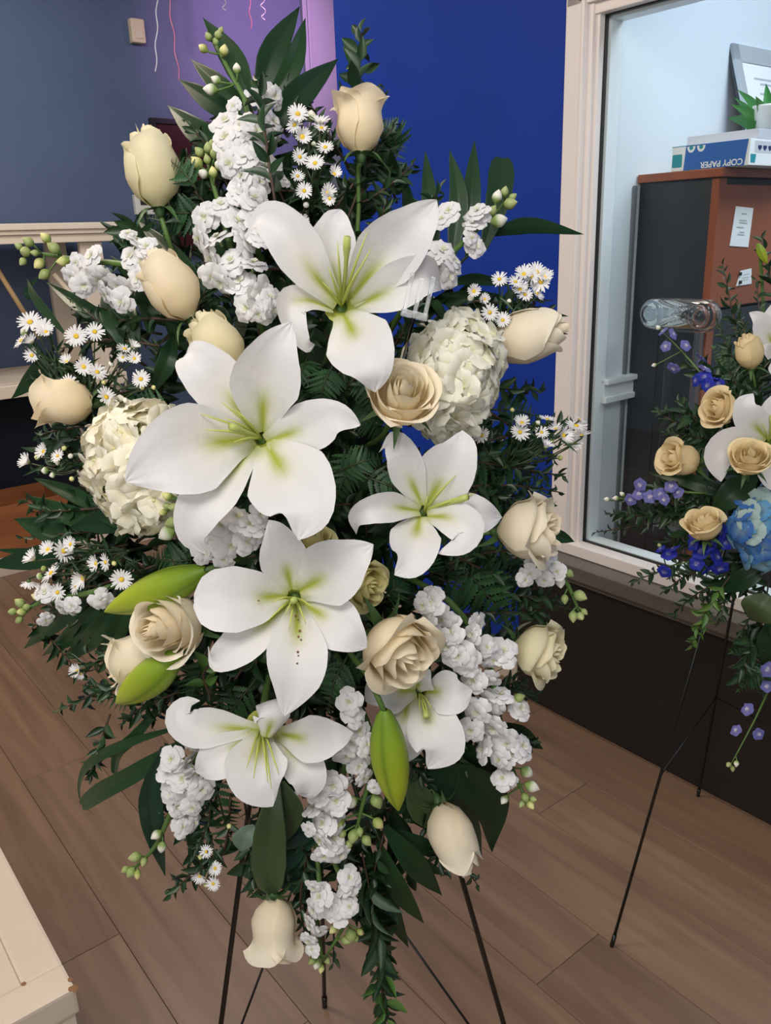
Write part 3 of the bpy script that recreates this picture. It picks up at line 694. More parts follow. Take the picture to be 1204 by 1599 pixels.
def rose(S, cx, cy, label, w, ang, tocam, kind, tint='cream', lift=.03, h=1.05, stem=None, spin=0., group=None, hscale=1., sepals=5):
    """ang: direction of the opening in the picture, degrees, 0 right, 90 up; tocam: tilt of the axis towards the viewer."""
    d0 = S.d(cx, cy)-lift; a = radians(ang)
    ax = nrm(cos(a)*CR + sin(a)*CU - tocam*nrm(ray(cx, cy))); s = w*d0/FPX/.9
    Hh = {'bud': 1.05, 'flared': 1.02, 'cup': .86, 'open': .66}[kind]*hscale
    base = un(cx, cy, d0) - ax*s*Hh*.5
    th = Thing('rose', label, 'flower', at(base), group)
    MB = z_basis(base, ax, s, spin, s*hscale)
    for me in rose_meshes(kind, tint): th.part('petal', me, MB)
    for k in range(sepals): th.part('sepal', SEPAL, MB @ Matrix.Rotation(k*2*pi/5+.4, 4, 'Z'))
    th.part('hip', HIP, MB)
    b2 = base-ax*s*.12
    if stem: P = [b2]+[S.p(*q) for q in stem]
    else: e = S.core_pt(cx, cy); P = [b2, b2-ax*s*.5+(e-b2)*.25, e]
    th.part('stem', tube('stem', spline(P, 8), .0026*max(.8, s/.06), M['stem'], 6))
    return th
# ---- stock florets (ruffled double), buds; hydrangea florets
def blade(P0, dirxy, L, W, z0, z1, ruff, rng, n=5, m=5, curl=0.):
    V = []; d = np.array([cos(dirxy), sin(dirxy), 0]); w = np.array([-sin(dirxy), cos(dirxy), 0]); ph = rng.rand()*6.28
    for i in range(n):
        t = i/(n-1); hw = W*(.28+.72*sin(min(1, t*1.15)*pi/2))*(1-.62*max(0, (t-.72)/.28)**2)
        for j in range(m):
            a = -1+2*j/(m-1)
            z = z0+(z1-z0)*sin(t*pi/2)+curl*t*t + ruff*t*(sin(4*a+ph)+.5*sin(9*a+ph*2)) - .10*L*abs(a)**2*t
            V.append(np.array(P0)+d*(L*t*(1-.06*abs(a)**3))+w*hw*a+np.array([0, 0, z]))
    return V, grid_faces(n, m)
def merge(parts):
    V, F, C = [], [], []
    for v, f, c in parts:
        o = len(V); V += list(v); F += [tuple(i+o for i in q) for q in f]; C += [c(x) if callable(c) else c for x in v]
    return V, F, C
def floret_mesh(seed, tint=(.83, .82, .825), eye=(.45, .50, .10)):
    rng = np.random.RandomState(seed); parts = []; tint = np.array(tint); eye = np.array(eye)
    def colr(k0):
        def f(v): r = hypot(v[0], v[1]); k = np.clip(1-r/k0, 0, 1)*.8; return tint*(1-k)+eye*k
        return f
    for k in range(4): parts.append((*blade((0, 0, 0), k*1.571+rng.rand()*.3, 1.02+.16*rng.rand(), .62, -.04, .06, .05, rng, 6, 6, curl=-.20+.2*rng.rand()), colr(.30)))
    for k in range(4): parts.append((*blade((0, 0, .05), k*1.571+.7+rng.rand()*.4, .72+.12*rng.rand(), .46, .03, .17, .035, rng, 5, 5, curl=-.08), colr(.26)))
    for k in range(2): parts.append((*blade((0, 0, .07), k*3.1+rng.rand(), .36, .26, .06, .24, .03, rng, 4, 4), colr(.34)))
    V, F, C = merge(parts); tv, tf = tube_data([(0, 0, -.55), (0, 0, -.2), (0, 0, .04)], [.07, .10, .16], 6)
    o = len(V); V += list(tv); F += [tuple(i+o for i in q) for q in tf]; C += [np.array([.30, .40, .13])]*len(tv)
    return mesh('floret', V, F, M['floret'], C)
FLORETS = [floret_mesh(i) for i in range(5)]
def ellipsoid_bud(name, colf, m, seg=8, rings=8, prof=None, ridge=0.):
    V = []; C = []
    for i in range(rings+1):
        t = i/rings; r = (prof(t) if prof else sin(pi*t)**.8*.5*(1.15-.4*t))
        for k in range(seg):
            rr = r*(1+ridge*cos(3*2*pi*k/seg)); V.append((rr*cos(2*pi*k/seg), rr*sin(2*pi*k/seg), t)); C.append(colf(t, k/seg))
    F = [(i*seg+k, i*seg+(k+1) % seg, (i+1)*seg+(k+1) % seg, (i+1)*seg+k) for i in range(rings) for k in range(seg)]
    return mesh(name, V, F, m, C)
mixc = lambda a, b, t: np.array(a)*(1-t)+np.array(b)*t
BUD_G = ellipsoid_bud('bud', lambda t, k: mixc((.20, .30, .07), (.42, .46, .20), t), M['bud'])
BUD_W = ellipsoid_bud('bud', lambda t, k: mixc((.25, .36, .10), (.82, .80, .70), np.clip((t-.25)*3, 0, 1)), M['bud'])
BUD_Y = ellipsoid_bud('bud', lambda t, k: mixc((.28, .36, .08), (.72, .68, .30), np.clip((t-.3)*2.5, 0, 1)), M['bud'])
LILYBUD = ellipsoid_bud('bud', lambda t, k: mixc(mixc((.13, .24, .015), (.36, .44, .025), min(1, t*1.4)), (.10, .19, .015), .75*max(0, -cos(3*2*pi*k))**8), M['bud'], 36, 22,
                        lambda t: .5*(.30+.70*sin(min(1, t/.42)*pi/2))*(1-max(0, (t-.42)/.58)**2.1*.94) if t > 0 else .08, .075)
def stock(S, label, stem, florets, buds=(), r=24, lift=.02, group=None, tint=None, stemw=.0035):
    P = [S.p(x, y, lift-.012) for x, y in stem]; th = Thing('stock_stem', label, 'flower', at(P[-1]), group)
    e = S.core_pt(*stem[-1]); Q = spline(P+[P[-1]+(e-P[-1])*.55], 16)
    th.part('stem', tube('stem', Q, [stemw*(.5+.5*min(1, i/6)) for i in range(16)], M['stem'], 7))
    for i, fl in enumerate(florets):
        x, y = fl[0], fl[1]; rr = (fl[2] if len(fl) > 2 else r)
        c = S.p(x, y, lift+.004+.014*random.random()); q = Q[np.argmin(np.linalg.norm(Q-c, axis=1))]
        out = c-q; out = out-TOCAM(c)*(out@TOCAM(c)); n_ = nrm(TOCAM(c)*1.0+nrm(out)*(1.05 if np.linalg.norm(out) > .008 else .1)+np.random.randn(3)*.50+np.array([0, 0, .15]))
        s = rr*.99*S.d(x, y)/FPX
        th.part('floret', FLORETS[i % 5], z_basis(c, n_, s, random.random()*6.28, s*1.05))
    for i, b in enumerate(buds):
        x, y, sz_ = b[0], b[1], b[2]; kind = b[3] if len(b) > 3 else 'g'
        c = S.p(x, y, lift); q = Q[np.argmin(np.linalg.norm(Q-c, axis=1))]; dd = nrm(c-q+nrm(P[0]-P[-1])*.012)
        L_ = sz_*S.d(x, y)/FPX; b0 = c-dd*L_*.5
        th.part('bud', {'g': BUD_G, 'w': BUD_W, 'y': BUD_Y}[kind], z_basis(b0, dd, L_*.85, random.random()*6, L_*1.1))
        if np.linalg.norm(b0-q) > .004: th.part('pedicel', tube('pedicel', spline([q, (q+b0)/2-dd*.001, b0+dd*.001], 5), .0012, M['stem'], 5))
    return th
def hyd_floret(seed, tint, eye, jitter=.0):
    rng = np.random.RandomState(seed); parts = []
    tint = np.array(tint); eye = np.array(eye)
    def cf(v): k = np.clip(1-hypot(v[0], v[1])/.75, 0, 1)*.7; return tint*(1-k)+eye*k
    for k in range(4): parts.append((*blade((0, 0, .02*(k % 2)), k*pi/2+(rng.rand()-.5)*.3, 1.0, .64, .0, .26, .04, rng, 6, 6, curl=-.16), cf))
    V, F, C = merge(parts)
    tv, tf = tube_data([(0, 0, -.5), (0, 0, .05), (0, 0, .12)], [.05, .09, .07], 6); o = len(V); V += list(tv); F += [tuple(i+o for i in q) for q in tf]; C += [eye]*len(tv)
    return mesh('floret', V, F, M['floret'], C)
HYD_W = [hyd_floret(i, (.90, .88, .77), (.74, .72, .36)) for i in range(4)]
HYD_C = [hyd_floret(i+9, (.92, .88, .74), (.80, .75, .40)) for i in range(4)]
HYD_B = [hyd_floret(i+20, c, (.30, .42, .40)) for i, c in enumerate([(.06, .20, .48), (.10, .30, .55), (.04, .14, .42), (.20, .42, .58), (.36, .50, .50)])]
def hydrangea(S, label, cx, cy, rx, ry, meshes, N, fr, lift=.0, depth=.055, group=None, rot=0.):
    d0 = S.d(cx, cy)+depth*.4-lift; c0 = un(cx, cy, d0); th = Thing('hydrangea', label, 'flower', at(c0), group)
    k = d0/FPX; X = cos(rot)*CR+sin(rot)*CU; Y = -sin(rot)*CR+cos(rot)*CU; Z = TOCAM(c0)
    g = pi*(3-sqrt(5))
    for i in range(N):
        z = 1-(i+.5)/N*1.22; r = sqrt(max(0, 1-z*z)); a = g*i+.3*random.random(); jr = .96+.06*random.random()
        n_ = X*r*cos(a)+Y*r*sin(a)+Z*z
        p = c0+X*(r*cos(a)*rx*k*jr)+Y*(r*sin(a)*ry*k*jr)+Z*z*depth*jr
        nn = nrm(X*r*cos(a)/rx*50+Y*r*sin(a)/ry*50+Z*z/(depth/k)*55+np.random.randn(3)*.30)
        th.part('floret', meshes[i % len(meshes)], z_basis(p, nn, fr*k*(.88+.24*random.random()), random.random()*6.28))
    B = ellipsoid_bud('flower_core', lambda t, k_: (.30, .36, .14), M['bud'], 12, 8, lambda t: .5*sin(pi*t))
    th.part('flower_core', B, basis(c0-Z*depth*.95, X, Y, Z, rx*k*1.6, ry*k*1.6, depth*1.75))
    th.part('stem', tube('stem', [c0-Z*depth*.7, S.core_pt(cx, cy)], .004, M['stem'], 6))
    return th
# ---- daisies
def daisy_head(seed, nr=20, lift=.1):
    rng = np.random.RandomState(seed); parts = []
    for k in range(nr):
        a = 2*pi*k/nr+(rng.rand()-.5)*.2; L = .84+.2*rng.rand(); up = lift+.22*rng.rand(); L *= (1-.35*max(0, lift-.3)); d = np.array([cos(a), sin(a), 0]); w = np.array([-sin(a), cos(a), 0]); V = []
        for i in range(4):
            t = i/3; hw = .085*[.6, 1, 1, .55][i]
            for j in (-1, 0, 1): V.append(d*(.16+(L-.16)*t)+w*hw*j+np.array([0, 0, up*t*(1-.35*t)-.03*abs(j)]))
        parts.append((V, grid_faces(4, 3), (.87, .86, .86)))
    V, F, C = merge(parts); tv, tf = tube_data([(0, 0, -.28), (0, 0, -.12), (0, 0, .02)], [.05, .2, .24], 8); o = len(V)
    V += list(tv); F += [tuple(i+o for i in q) for q in tf]; C += [np.array([.10, .18, .05])]*len(tv)
    return mesh('daisy_head', V, F, M['floret'], C)
DAISY = [daisy_head(i, 19+2*(i % 3), lf) for i, lf in enumerate((.05, .55, .2, .85, .12))]
DISC = lathe('disc', [(.22, .0), (.21, .07), (.15, .12), (.07, .14), (0, .14)], M['disc'], 10)
def daisies(S, label, base, heads, buds=(), r=15, lift=.02, group=None, face=None):
    b = S.p(*base, -.02); th = Thing('daisy_spray', label, 'flower', at(b), group)
    e = S.core_pt(*base); mid = S.p(*base, -.005)
    th.part('main_stem', tube('main_stem', spline([e, b, mid], 7), .0018, M['stem_dark'], 5))
    hubs = []
    for i, hd in enumerate(heads):
        x, y = hd[0], hd[1]; rr = hd[2] if len(hd) > 2 else r
        c = S.p(x, y, lift+.012*random.random()); out = nrm(c-b)
        n_ = nrm(TOCAM(c)*(.6+.6*random.random())+out*.65+np.random.randn(3)*.42+np.array([0, 0, .35])) if not face else nrm(np.array(face)@np.array([CR, CU, -CF])+np.random.randn(3)*.12)
        s = rr*S.d(x, y)/FPX; MB = z_basis(c, n_, s, random.random()*6)
        hdo = th.part('daisy_head', DAISY[(i*3+len(label)) % 5], MB); sub(hdo, 'disc', DISC)
        tail = c-n_*s*.28; m2 = b+(tail-b)*.55+np.random.randn(3)*.004-n_*.006
        th.part('stalk', tube('stalk', spline([b, m2, tail], 6), .0009, M['stem_dark'], 4))
        for q in range(3):
            f = .35+.2*q; p = b+(tail-b)*f; dr = nrm(np.random.randn(3)+nrm(tail-b)*1.2)
            th.part('leaf', LEAF_N, leaf_basis(p, dr, nrm(TOCAM(p)+np.random.randn(3)*.5), .020+.012*random.random(), .016))
    for x, y, sz_ in buds:
        c = S.p(x, y, lift); dd = nrm(c-b); L_ = sz_*S.d(x, y)/FPX
        th.part('bud', BUD_Y if random.random() < .5 else BUD_W, z_basis(c-dd*L_*.5, dd, L_, 0, L_))
        th.part('stalk', tube('stalk', spline([b, b+(c-b)*.5+np.random.randn(3)*.003, c-dd*L_*.45], 5), .0008, M['stem_dark'], 4))
    return th
# ---- leaves
def leaf_mesh(name, prof, ratio, fold, droop, n=7, m=3, mt=None, wav=0):
    V = []
    for i in range(n):
        t = i/(n-1); w = np.interp(t, [a for a, _ in prof], [b for _, b in prof])*.5
        for j in np.linspace(-1, 1, m): V.append((w*j, t, fold*w*abs(j)*ratio+droop*t*t+wav*sin(9*t)*j))
    return mesh(name, V, grid_faces(n, m), mt or M['leaf'])
LFP = [(0, .06), (.12, .5), (.35, 1), (.6, .86), (.85, .38), (1, .02)]
LEAVES = [leaf_mesh('leaf', LFP, .8, .5, d) for d in (-.06, -.14, -.24, .05)]
LEAVES_Y = [leaf_mesh('leaf', LFP, .8, .5, d, mt=M['leaf_young']) for d in (-.06, -.16)]
LEAF_N = leaf_mesh('leaf', [(0, .05), (.3, .22), (.7, .16), (1, .01)], 1, .3, -.1, n=5)
def frond_pinna(seed):
    V = []; F = []; n = 17
    for i in range(n):
        t = i/(n-1); env = .5*(.25+.75*min(1, t*5))*(1-t)**.6; saw = .55+.45*(1 if i % 2 else 0)
        w = max(.004, env*saw)
        for j, dy in ((-1, .03), (0, 0), (1, .03)): V.append((w*j, t+(dy if i % 2 else 0), .10*w*abs(j)-.10*t*t))
    return mesh('pinna', V, grid_faces(n, 3), M['fern'])
PINNA = frond_pinna(1)
NH = lambda p, k=.7: nrm(TOCAM(p)+np.random.randn(3)*k)
def sprig(S, label, pts, nleaf, L, ratio=.40, name='myrtle_sprig', cat='foliage', group=None, meshes=None, stem_m=None, spread=.95, jit=.7, tipnarrow=.55):
    """pts: picture points with lift, base first. L: leaf length in pixels."""
    P = [S.p(x, y, z) for x, y, z in pts]; th = Thing(name, label, cat, at(P[0]), group); Q = spline(P, 26)
    th.part('stem', tube('stem', Q[::3], [.0016]*6+[.0013, .001, .0006], stem_m or M['stem_brown'], 5))
    l0 = L*S.d(pts[0][0], pts[0][1])/FPX; meshes = meshes or LEAVES
    az = random.random()*6
    for i in range(nleaf):
        f = .10+.88*(i+.5)/nleaf; k = min(24, int(f*25)); p = Q[k]+(Q[k+1]-Q[k])*(f*25-k); T = nrm(Q[k+1]-Q[k])
        az += 2.399; a = np.array([0, 0, 1.]) if abs(T[2]) < .9 else np.array([1., 0, 0]); X = nrm(np.cross(a, T)); Y = np.cross(T, X)
        out = cos(az)*X+sin(az)*Y; sp_ = spread*(1-.5*max(0, (f-.7)/.3))
        d = nrm(T*(1-.35*sp_)+out*sp_+np.random.randn(3)*.12)
        l = l0*(.75+.4*random.random())*(1-(1-tipnarrow)*f**3)
        th.part('leaf', meshes[i % len(meshes)], leaf_basis(p, d, nrm(TOCAM(p)*.8+T*.6+np.random.randn(3)*jit*.6), l, l*ratio))
    return th
def fern(S, label, pts, npair, L, group=None, wid=.30, cup=0.):
    P = [S.p(x, y, z) for x, y, z in pts]; th = Thing('fern_frond', label, 'foliage', at(P[0]), group); Q = spline(P, 26)
    th.part('stem', tube('stem', Q[::3], [.0014]*5+[.0012, .001, .0008, .0004], M['stem_dark'], 5))
    l0 = L*S.d(pts[0][0], pts[0][1])/FPX; T0 = nrm(Q[-1]-Q[0]); N0 = nrm(TOCAM(Q[12])+np.random.randn(3)*.25)
    for i in range(npair):
        f = .16+.80*(i+.5)/npair; k = min(24, int(f*25)); p = Q[k]; T = nrm(Q[k+1]-Q[k]); N = nrm(N0-(N0@T)*T); X = np.cross(T, N)
        l = l0*(1.0-.86*f**1.5)*(.55+.45*min(1, f*4))
        for sgn in (-1, 1):
            d = nrm(X*sgn+T*(.55+.35*f)+N*(-.12)+np.random.randn(3)*.05)
            th.part('pinna', PINNA, leaf_basis(p, d, N, l, l*wid*1.15))
    th.part('pinna', PINNA, leaf_basis(Q[23], nrm(Q[25]-Q[22]), N0, l0*.35, l0*.16))
    return th
PP = [(0, .25), (.15, .60), (.36, 1), (.55, .92), (.75, .60), (.9, .26), (1, .01)]
def palm(S, label, rachis, leaflets, name='palm_leaf', group=None, m='palm', prof=PP, cat='foliage'):
    th = None
    R_ = [S.p(x, y, z) for x, y, z in rachis]; th = Thing(name, label, cat, at(R_[0]), group)
    e = S.core_pt(rachis[0][0], rachis[0][1])
    th.part('stem', tube('stem', spline([e]+R_, 9), [.003]*5+[.0025, .002, .0016, .001], M['stem_dark'], 6))
    for i, lf in enumerate(leaflets):
        pts, w = lf[0], lf[1]; kw = lf[2] if len(lf) > 2 else {}
        mm = M[kw.pop('m', m)]
        P = [S.p(q[0], q[1], q[2] if len(q) > 2 else 0) for q in pts]
        th.part('leaflet', ribbon_mesh('leaflet', P, w*.5*S.d(pts[0][0], pts[0][1])/FPX, kw.pop('prof', prof), mm, n=16, mm=11, cup=0, veins=.03, fold=kw.pop('fold', .28), seed=i, nh=kw.pop('nh', None), twist=kw.pop('twist', 0)))
    return th
def lily_bud(S, label, tail, tip, w, lift=.05, stem=(), group=None, tiplift=None):
    a = S.p(*tail, lift); b = S.p(*tip, lift if tiplift is None else tiplift); L_ = np.linalg.norm(b-a); s = w*S.d(*tail)/FPX
    th = Thing('lily_bud', label, 'flower bud', at(a), group)
    th.part('bud', LILYBUD, z_basis(a, b-a, s, .4, L_))
    P = [a+nrm(b-a)*.004]+[S.p(x, y, z) for x, y, z in stem]
    e = S.core_pt(stem[-1][0], stem[-1][1]) if stem else S.core_pt(*tail)
    th.part('stem', tube('stem', spline(P+[e], 8), .0032, M['stem'], 7))
    return th

# ================================================================== THE WHITE SPRAY
S1.marks = [(562, 190, 'the topmost cream rose'), (238, 262, 'the lemon rose at upper left'), (265, 445, 'the peach rose under the left stock'), (100, 625, 'the leftmost cream rose'),
    (627, 617, 'the open rose facing forward'), (822, 525, 'the rose beside the window frame'), (825, 828, 'the rose pointing at the window sill'), (618, 1010, 'the large open peach rose'),
    (838, 1018, 'the rose beside the dark panel'), (265, 978, 'the open rose between two green buds'), (708, 1305, 'the right hanging rose'), (428, 1447, 'the lowest hanging rose'),
    (533, 478, 'the top lily'), (405, 683, 'the biggest lily'), (663, 798, 'the right hand lily'), (460, 935, 'the speckled middle lily'), (405, 1140, 'the drooping lower lily'), (650, 1100, 'the half hidden trumpet lily'),
    (705, 585, 'the right hydrangea'), (215, 735, 'the left hydrangea'), (365, 200, 'the tallest white stock'), (760, 1110, 'the long right stock'), (520, 1300, 'the long hanging stock'), (290, 1230, 'the small lower left stock'),
    (155, 430, 'the stock reaching far left'), (240, 920, 'the upper green lily bud'), (610, 1190, 'the hanging green lily bud'), (700, 380, 'the upper right stock'), (880, 920, 'the drooping right stock')]
# ---- easel and foam
def floor_pt(px, py): v = ray(px, py); t = -HCAM/v[2]; return CC+v*t
def easel(label, apex, feet, back, braces, r=.0042):
    th = Thing('wire_easel', label, 'easel', at((apex[0], apex[1], 0)))
    for ft in feet+[back]:
        th.part('leg', tube('leg', [apex, ft+np.array([0, 0, r*.4])], r, M['wire'], 8))
        th.part('foot_cap', tube('foot_cap', [ft+np.array([0, 0, .0008])+(apex-ft)*.022, ft+np.array([0, 0, .0008])], r*1.35, M['wire'], 8))
    for a, b in braces: th.part('brace', tube('brace', [a, b], r*.55, M['wire'], 6))
    th.part('hanger_hook', tube('hanger_hook', spline([apex+np.array([0, .01, .02]), apex+np.array([0, -.03, .01]), apex+np.array([0, -.05, -.005]), apex+np.array([0, -.06, .015])], 8), r*.8, M['wire'], 6))
    return th
ap = un(482, 545, 1.155)
fL, fR, fB = floor_pt(314, 1840), floor_pt(856, 1840), floor_pt(507, 1572)
br0 = ap+(fB-ap)*.62
easel('black wire easel carrying the white lily spray', ap, [fL, fR], fB, [(br0, ap+(fL-ap)*.90), (br0, ap+(fR-ap)*.90)])
bm = bmesh.new()
cF = un(470, 800, 1.075)
Mc = np.array([CR, CU, -CF]).T
bmesh.ops.create_cube(bm, size=1, matrix=Matrix.Diagonal((.21, .50, .055, 1)))
bmesh.ops.bevel(bm, geom=bm.edges[:], offset=.02, segments=3, affect='EDGES')
MF = Matrix.Translation(cF) @ Matrix(((*Mc[0], 0), (*Mc[1], 0), (*Mc[2], 0), (0, 0, 0, 1)))
ff = Thing('floral_foam', 'dark green floral foam block hidden behind the white lily spray', 'floral foam', MF)
ff.part('block', bmesh_to('block', bm, M['foam'], True), MF)
cage = bmesh.new()
for k in range(6):
    v, f = tube_data([(-.106, -.22+.088*k, .029), (.106, -.22+.088*k, .029)], .002, 5)
    bv = [cage.verts.new(p) for p in v]; [cage.faces.new([bv[i] for i in q]) for q in f]
ff.part('cage', bmesh_to('cage', cage, M['stem_dark']), MF)

# ---- lilies (picture points with height in cm over the throat)
IN = dict(cup=.16)
lily(S1, 533, 478, 'topmost white lily, wide open with yellow green throat, under the topmost rose', [
    ([(528, 474, 0), (488, 425, 3.2), (445, 362, 5), (408, 340, 4.4), (383, 372, 2.8)], 40, dict(cup=.30)),
    ([(530, 470, 0), (518, 405, 2.2), (524, 350, 3.4), (532, 328, 2.4)], 42, dict(cup=.28)),
    ([(545, 468, 0), (600, 402, 3.4), (650, 350, 5.5), (682, 313, 5)], 52, dict(cup=.34)),
    ([(552, 480, 0), (604, 455, 2.6), (655, 432, 3.6), (678, 437, 2.4), (690, 452, .5)], 38, dict(cup=.30, ruff=.07)),
    ([(536, 490, 0), (560, 535, 3.4), (582, 578, 4.4), (585, 612, 3.0)], 56, dict(cup=.16, ruff=.05)),
    ([(520, 482, 0), (478, 468, 2.0), (452, 478, 3.0), (458, 512, 3.2), (478, 540, 2.6), (492, 538, 1.4)], 27, dict(cup=.35))],
    [(527, 378, 5), (512, 415, 4.6), (580, 388, 5.2), (574, 362, 5.4), (560, 420, 5), (503, 440, 4)], (542, 370, 6.0), lift=.05)
lily(S1, 408, 684, 'biggest white lily, flat open, broad petals over the left hydrangea', [
    ([(402, 676, 0), (352, 612, 2.6), (312, 570, 3.6), (290, 553, 2.4), (288, 574, 1)], 46, dict(cup=.22)),
    ([(415, 690, 0), (478, 668, 2.2), (525, 652, 3.0), (562, 664, 2.4)], 42, dict(cup=.16, ruff=.08)),
    ([(402, 694, 0), (352, 745, 2.6), (312, 792, 3.6), (300, 838, 3.0), (322, 865, 1.5)], 42, dict(cup=.24)),
    ([(410, 676, .2), (412, 610, 3.2), (430, 550, 5.0), (456, 503, 5.2)], 56, dict(cup=.30)),
    ([(392, 684, .2), (320, 695, 3.6), (250, 722, 5.6), (196, 752, 5.2)], 72, dict(cup=.22)),
    ([(416, 694, .2), (448, 745, 3.4), (478, 795, 5.0), (466, 843, 4.6)], 70, dict(cup=.18))],
    [(312, 646, 4.4), (346, 628, 4.4), (320, 671, 4.2), (368, 640, 4.0), (350, 652, 4), (365, 690, 3.5)], (360, 666, 4.8), lift=.075)
lily(S1, 663, 798, 'white lily at right, side turned, left of the rose pointing at the sill', [
    ([(660, 790, 0), (638, 742, 2.6), (626, 706, 3.8), (610, 690, 3.4), (592, 706, 2.0)], 30, dict(cup=.36)),
    ([(665, 790, 0), (694, 742, 3.0), (718, 702, 4.2), (722, 672, 3.4)], 47, dict(cup=.26)),
    ([(670, 800, 0), (718, 802, 2.4), (755, 806, 2.6), (784, 808, 1.2)], 36, dict(cup=.24)),
    ([(666, 806, .3), (700, 808, 3.2), (732, 826, 4.4), (722, 850, 4.6), (684, 864, 3.8)], 31, dict(cup=.2)),
    ([(656, 806, 0), (648, 842, 3.0), (642, 878, 4.4), (616, 898, 4.0)], 42, dict(cup=.28)),
    ([(656, 798, 0), (615, 792, 3.2), (580, 796, 4.4), (556, 810, 3.8), (556, 834, 2.6)], 25, dict(cup=.34)),
    ], [(742, 771, 4.5), (738, 774, 4.2), (712, 742, 3.6), (728, 778, 4), (668, 775, 2.5)], (730, 776, 4.8), lift=.055)
speck = lily(S1, 460, 934, 'white lily low centre with brown pollen specks on its lowest petal', [
    ([(456, 922, 0), (443, 872, 2.4), (432, 835, 3.4), (420, 812, 3)], 40, dict(cup=.24)),
    ([(472, 942, 0), (515, 968, 2.4), (545, 992, 3.2), (572, 1012, 2.4)], 44, dict(cup=.16, ruff=.05)),
    ([(450, 944, 0), (400, 985, 2.4), (360, 1018, 3.2), (333, 1030, 2.8), (325, 1010, 1.6)], 34, dict(cup=.24)),
    ([(466, 924, .2), (515, 895, 3.2), (555, 868, 4.4), (583, 850, 4.2)], 54, dict(cup=.22)),
    ([(450, 930, .2), (395, 934, 3.2), (345, 937, 4.4), (303, 938, 4.2)], 53, dict(cup=.22, prof=[(0, .22), (.15, .45), (.35, .78), (.6, 1), (.8, .92), (.93, .66), (1, .2)])),
    ([(463, 946, .2), (464, 1000, 3.4), (462, 1055, 4.4), (444, 1118, 3.6)], 49, dict(cup=.20))],
    [(418, 970, 3.6), (452, 984, 4), (424, 940, 3.6), (478, 975, 4), (490, 950, 3.4), (446, 960, 3.8)], (458, 938, 4), lift=.072)
lily(S1, 408, 1132, 'white lily hanging face down below the speckled lily, upper petal rolled back', [
    ([(405, 1140, 0), (345, 1136, 1.5), (300, 1136, 2.4), (280, 1118, 2.2), (292, 1098, 1.4), (312, 1094, .8)], 33, dict(cup=.28)),
    ([(430, 1146, 0), (465, 1185, 2.0), (482, 1216, 2.4), (476, 1240, 1.8), (460, 1236, 1.0)], 34, dict(cup=.22)),
    ([(396, 1146, .3), (355, 1175, 2.2), (322, 1196, 2.6), (306, 1206, 1.6)], 36, dict(cup=.22)),
    ([(436, 1146, .4), (485, 1154, 2.6), (525, 1150, 3.2), (552, 1144, 2.4)], 38, dict(cup=.20)),
    ([(410, 1146, .8), (400, 1188, 4.0), (406, 1226, 5.0), (426, 1259, 4.4)], 50, dict(cup=.22)),
    ([(416, 1152, 3.5), (424, 1122, 4.8), (414, 1104, 4.4), (400, 1102, 3.0)], 30, dict(cup=-.35))],
    [(385, 1200, 6.2), (396, 1216, 6.4), (418, 1222, 6.6), (424, 1232, 6.6), (436, 1210, 6)], None, lift=.05)
lily(S1, 655, 1082, 'white trumpet lily half hidden behind the hanging green bud', [
    ([(650, 1078, 0), (615, 1080, 1.6), (590, 1082, 2.2), (572, 1096, 1.2)], 36, dict(cup=.24)),
    ([(640, 1088, 0), (630, 1130, 2.0), (638, 1165, 2.4), (632, 1192, 1.6)], 32, dict(cup=.22)),
    ([(650, 1076, 0), (658, 1058, 1.8), (672, 1046, 1.8)], 28, dict(cup=.2)),
    ([(664, 1080, .2), (690, 1080, 2.2), (715, 1086, 3.0), (738, 1078, 2.2)], 36, dict(cup=.2)),
    ([(658, 1088, .4), (672, 1130, 3.2), (690, 1168, 4.0), (668, 1200, 3.2)], 44, dict(cup=.22))],
    [(664, 1118, 4.2), (668, 1112, 4), (655, 1110, 3.6), (676, 1108, 3.8)], (666, 1120, 4.4), lift=.02)

d0 = S1.d(460, 934)-.072
for x, y, z, r_ in [(462, 962, 1.9, 1.6), (466, 968, 2.1, 1.2), (468, 985, 2.8, 1.6), (466, 994, 3.1, 1.3), (470, 999, 3.3, 1.2), (465, 1018, 3.8, 1.5), (466, 1024, 3.9, 1.1), (464, 1036, 4.1, 1.3), (442, 975, 2.4, 1.1), (404, 938, 3.3, 1.2)]:
    bm = bmesh.new(); bmesh.ops.create_icosphere(bm, subdivisions=1, radius=r_*.0009, matrix=at(un(x, y, d0-z*.01-.0002)))
    speck.part('pollen_speck', bmesh_to('pollen_speck', bm, M['chip']))
# ---- lily buds
lily_bud(S1, 'upper green lily bud pointing left over the open rose', (322, 890), (164, 955), 56, .065, [(345, 880, .04), (380, 870, .0)])
lily_bud(S1, 'lower green lily bud lying across the pale leftmost lower rose', (279, 1022), (182, 1098), 54, .085, [(300, 1005, .04)])
lily_bud(S1, 'bright green lily bud hanging down on a long stem before the trumpet lily', (600, 1108), (622, 1265), 55, .095, [(570, 1045, .06), (540, 1010, .0)])

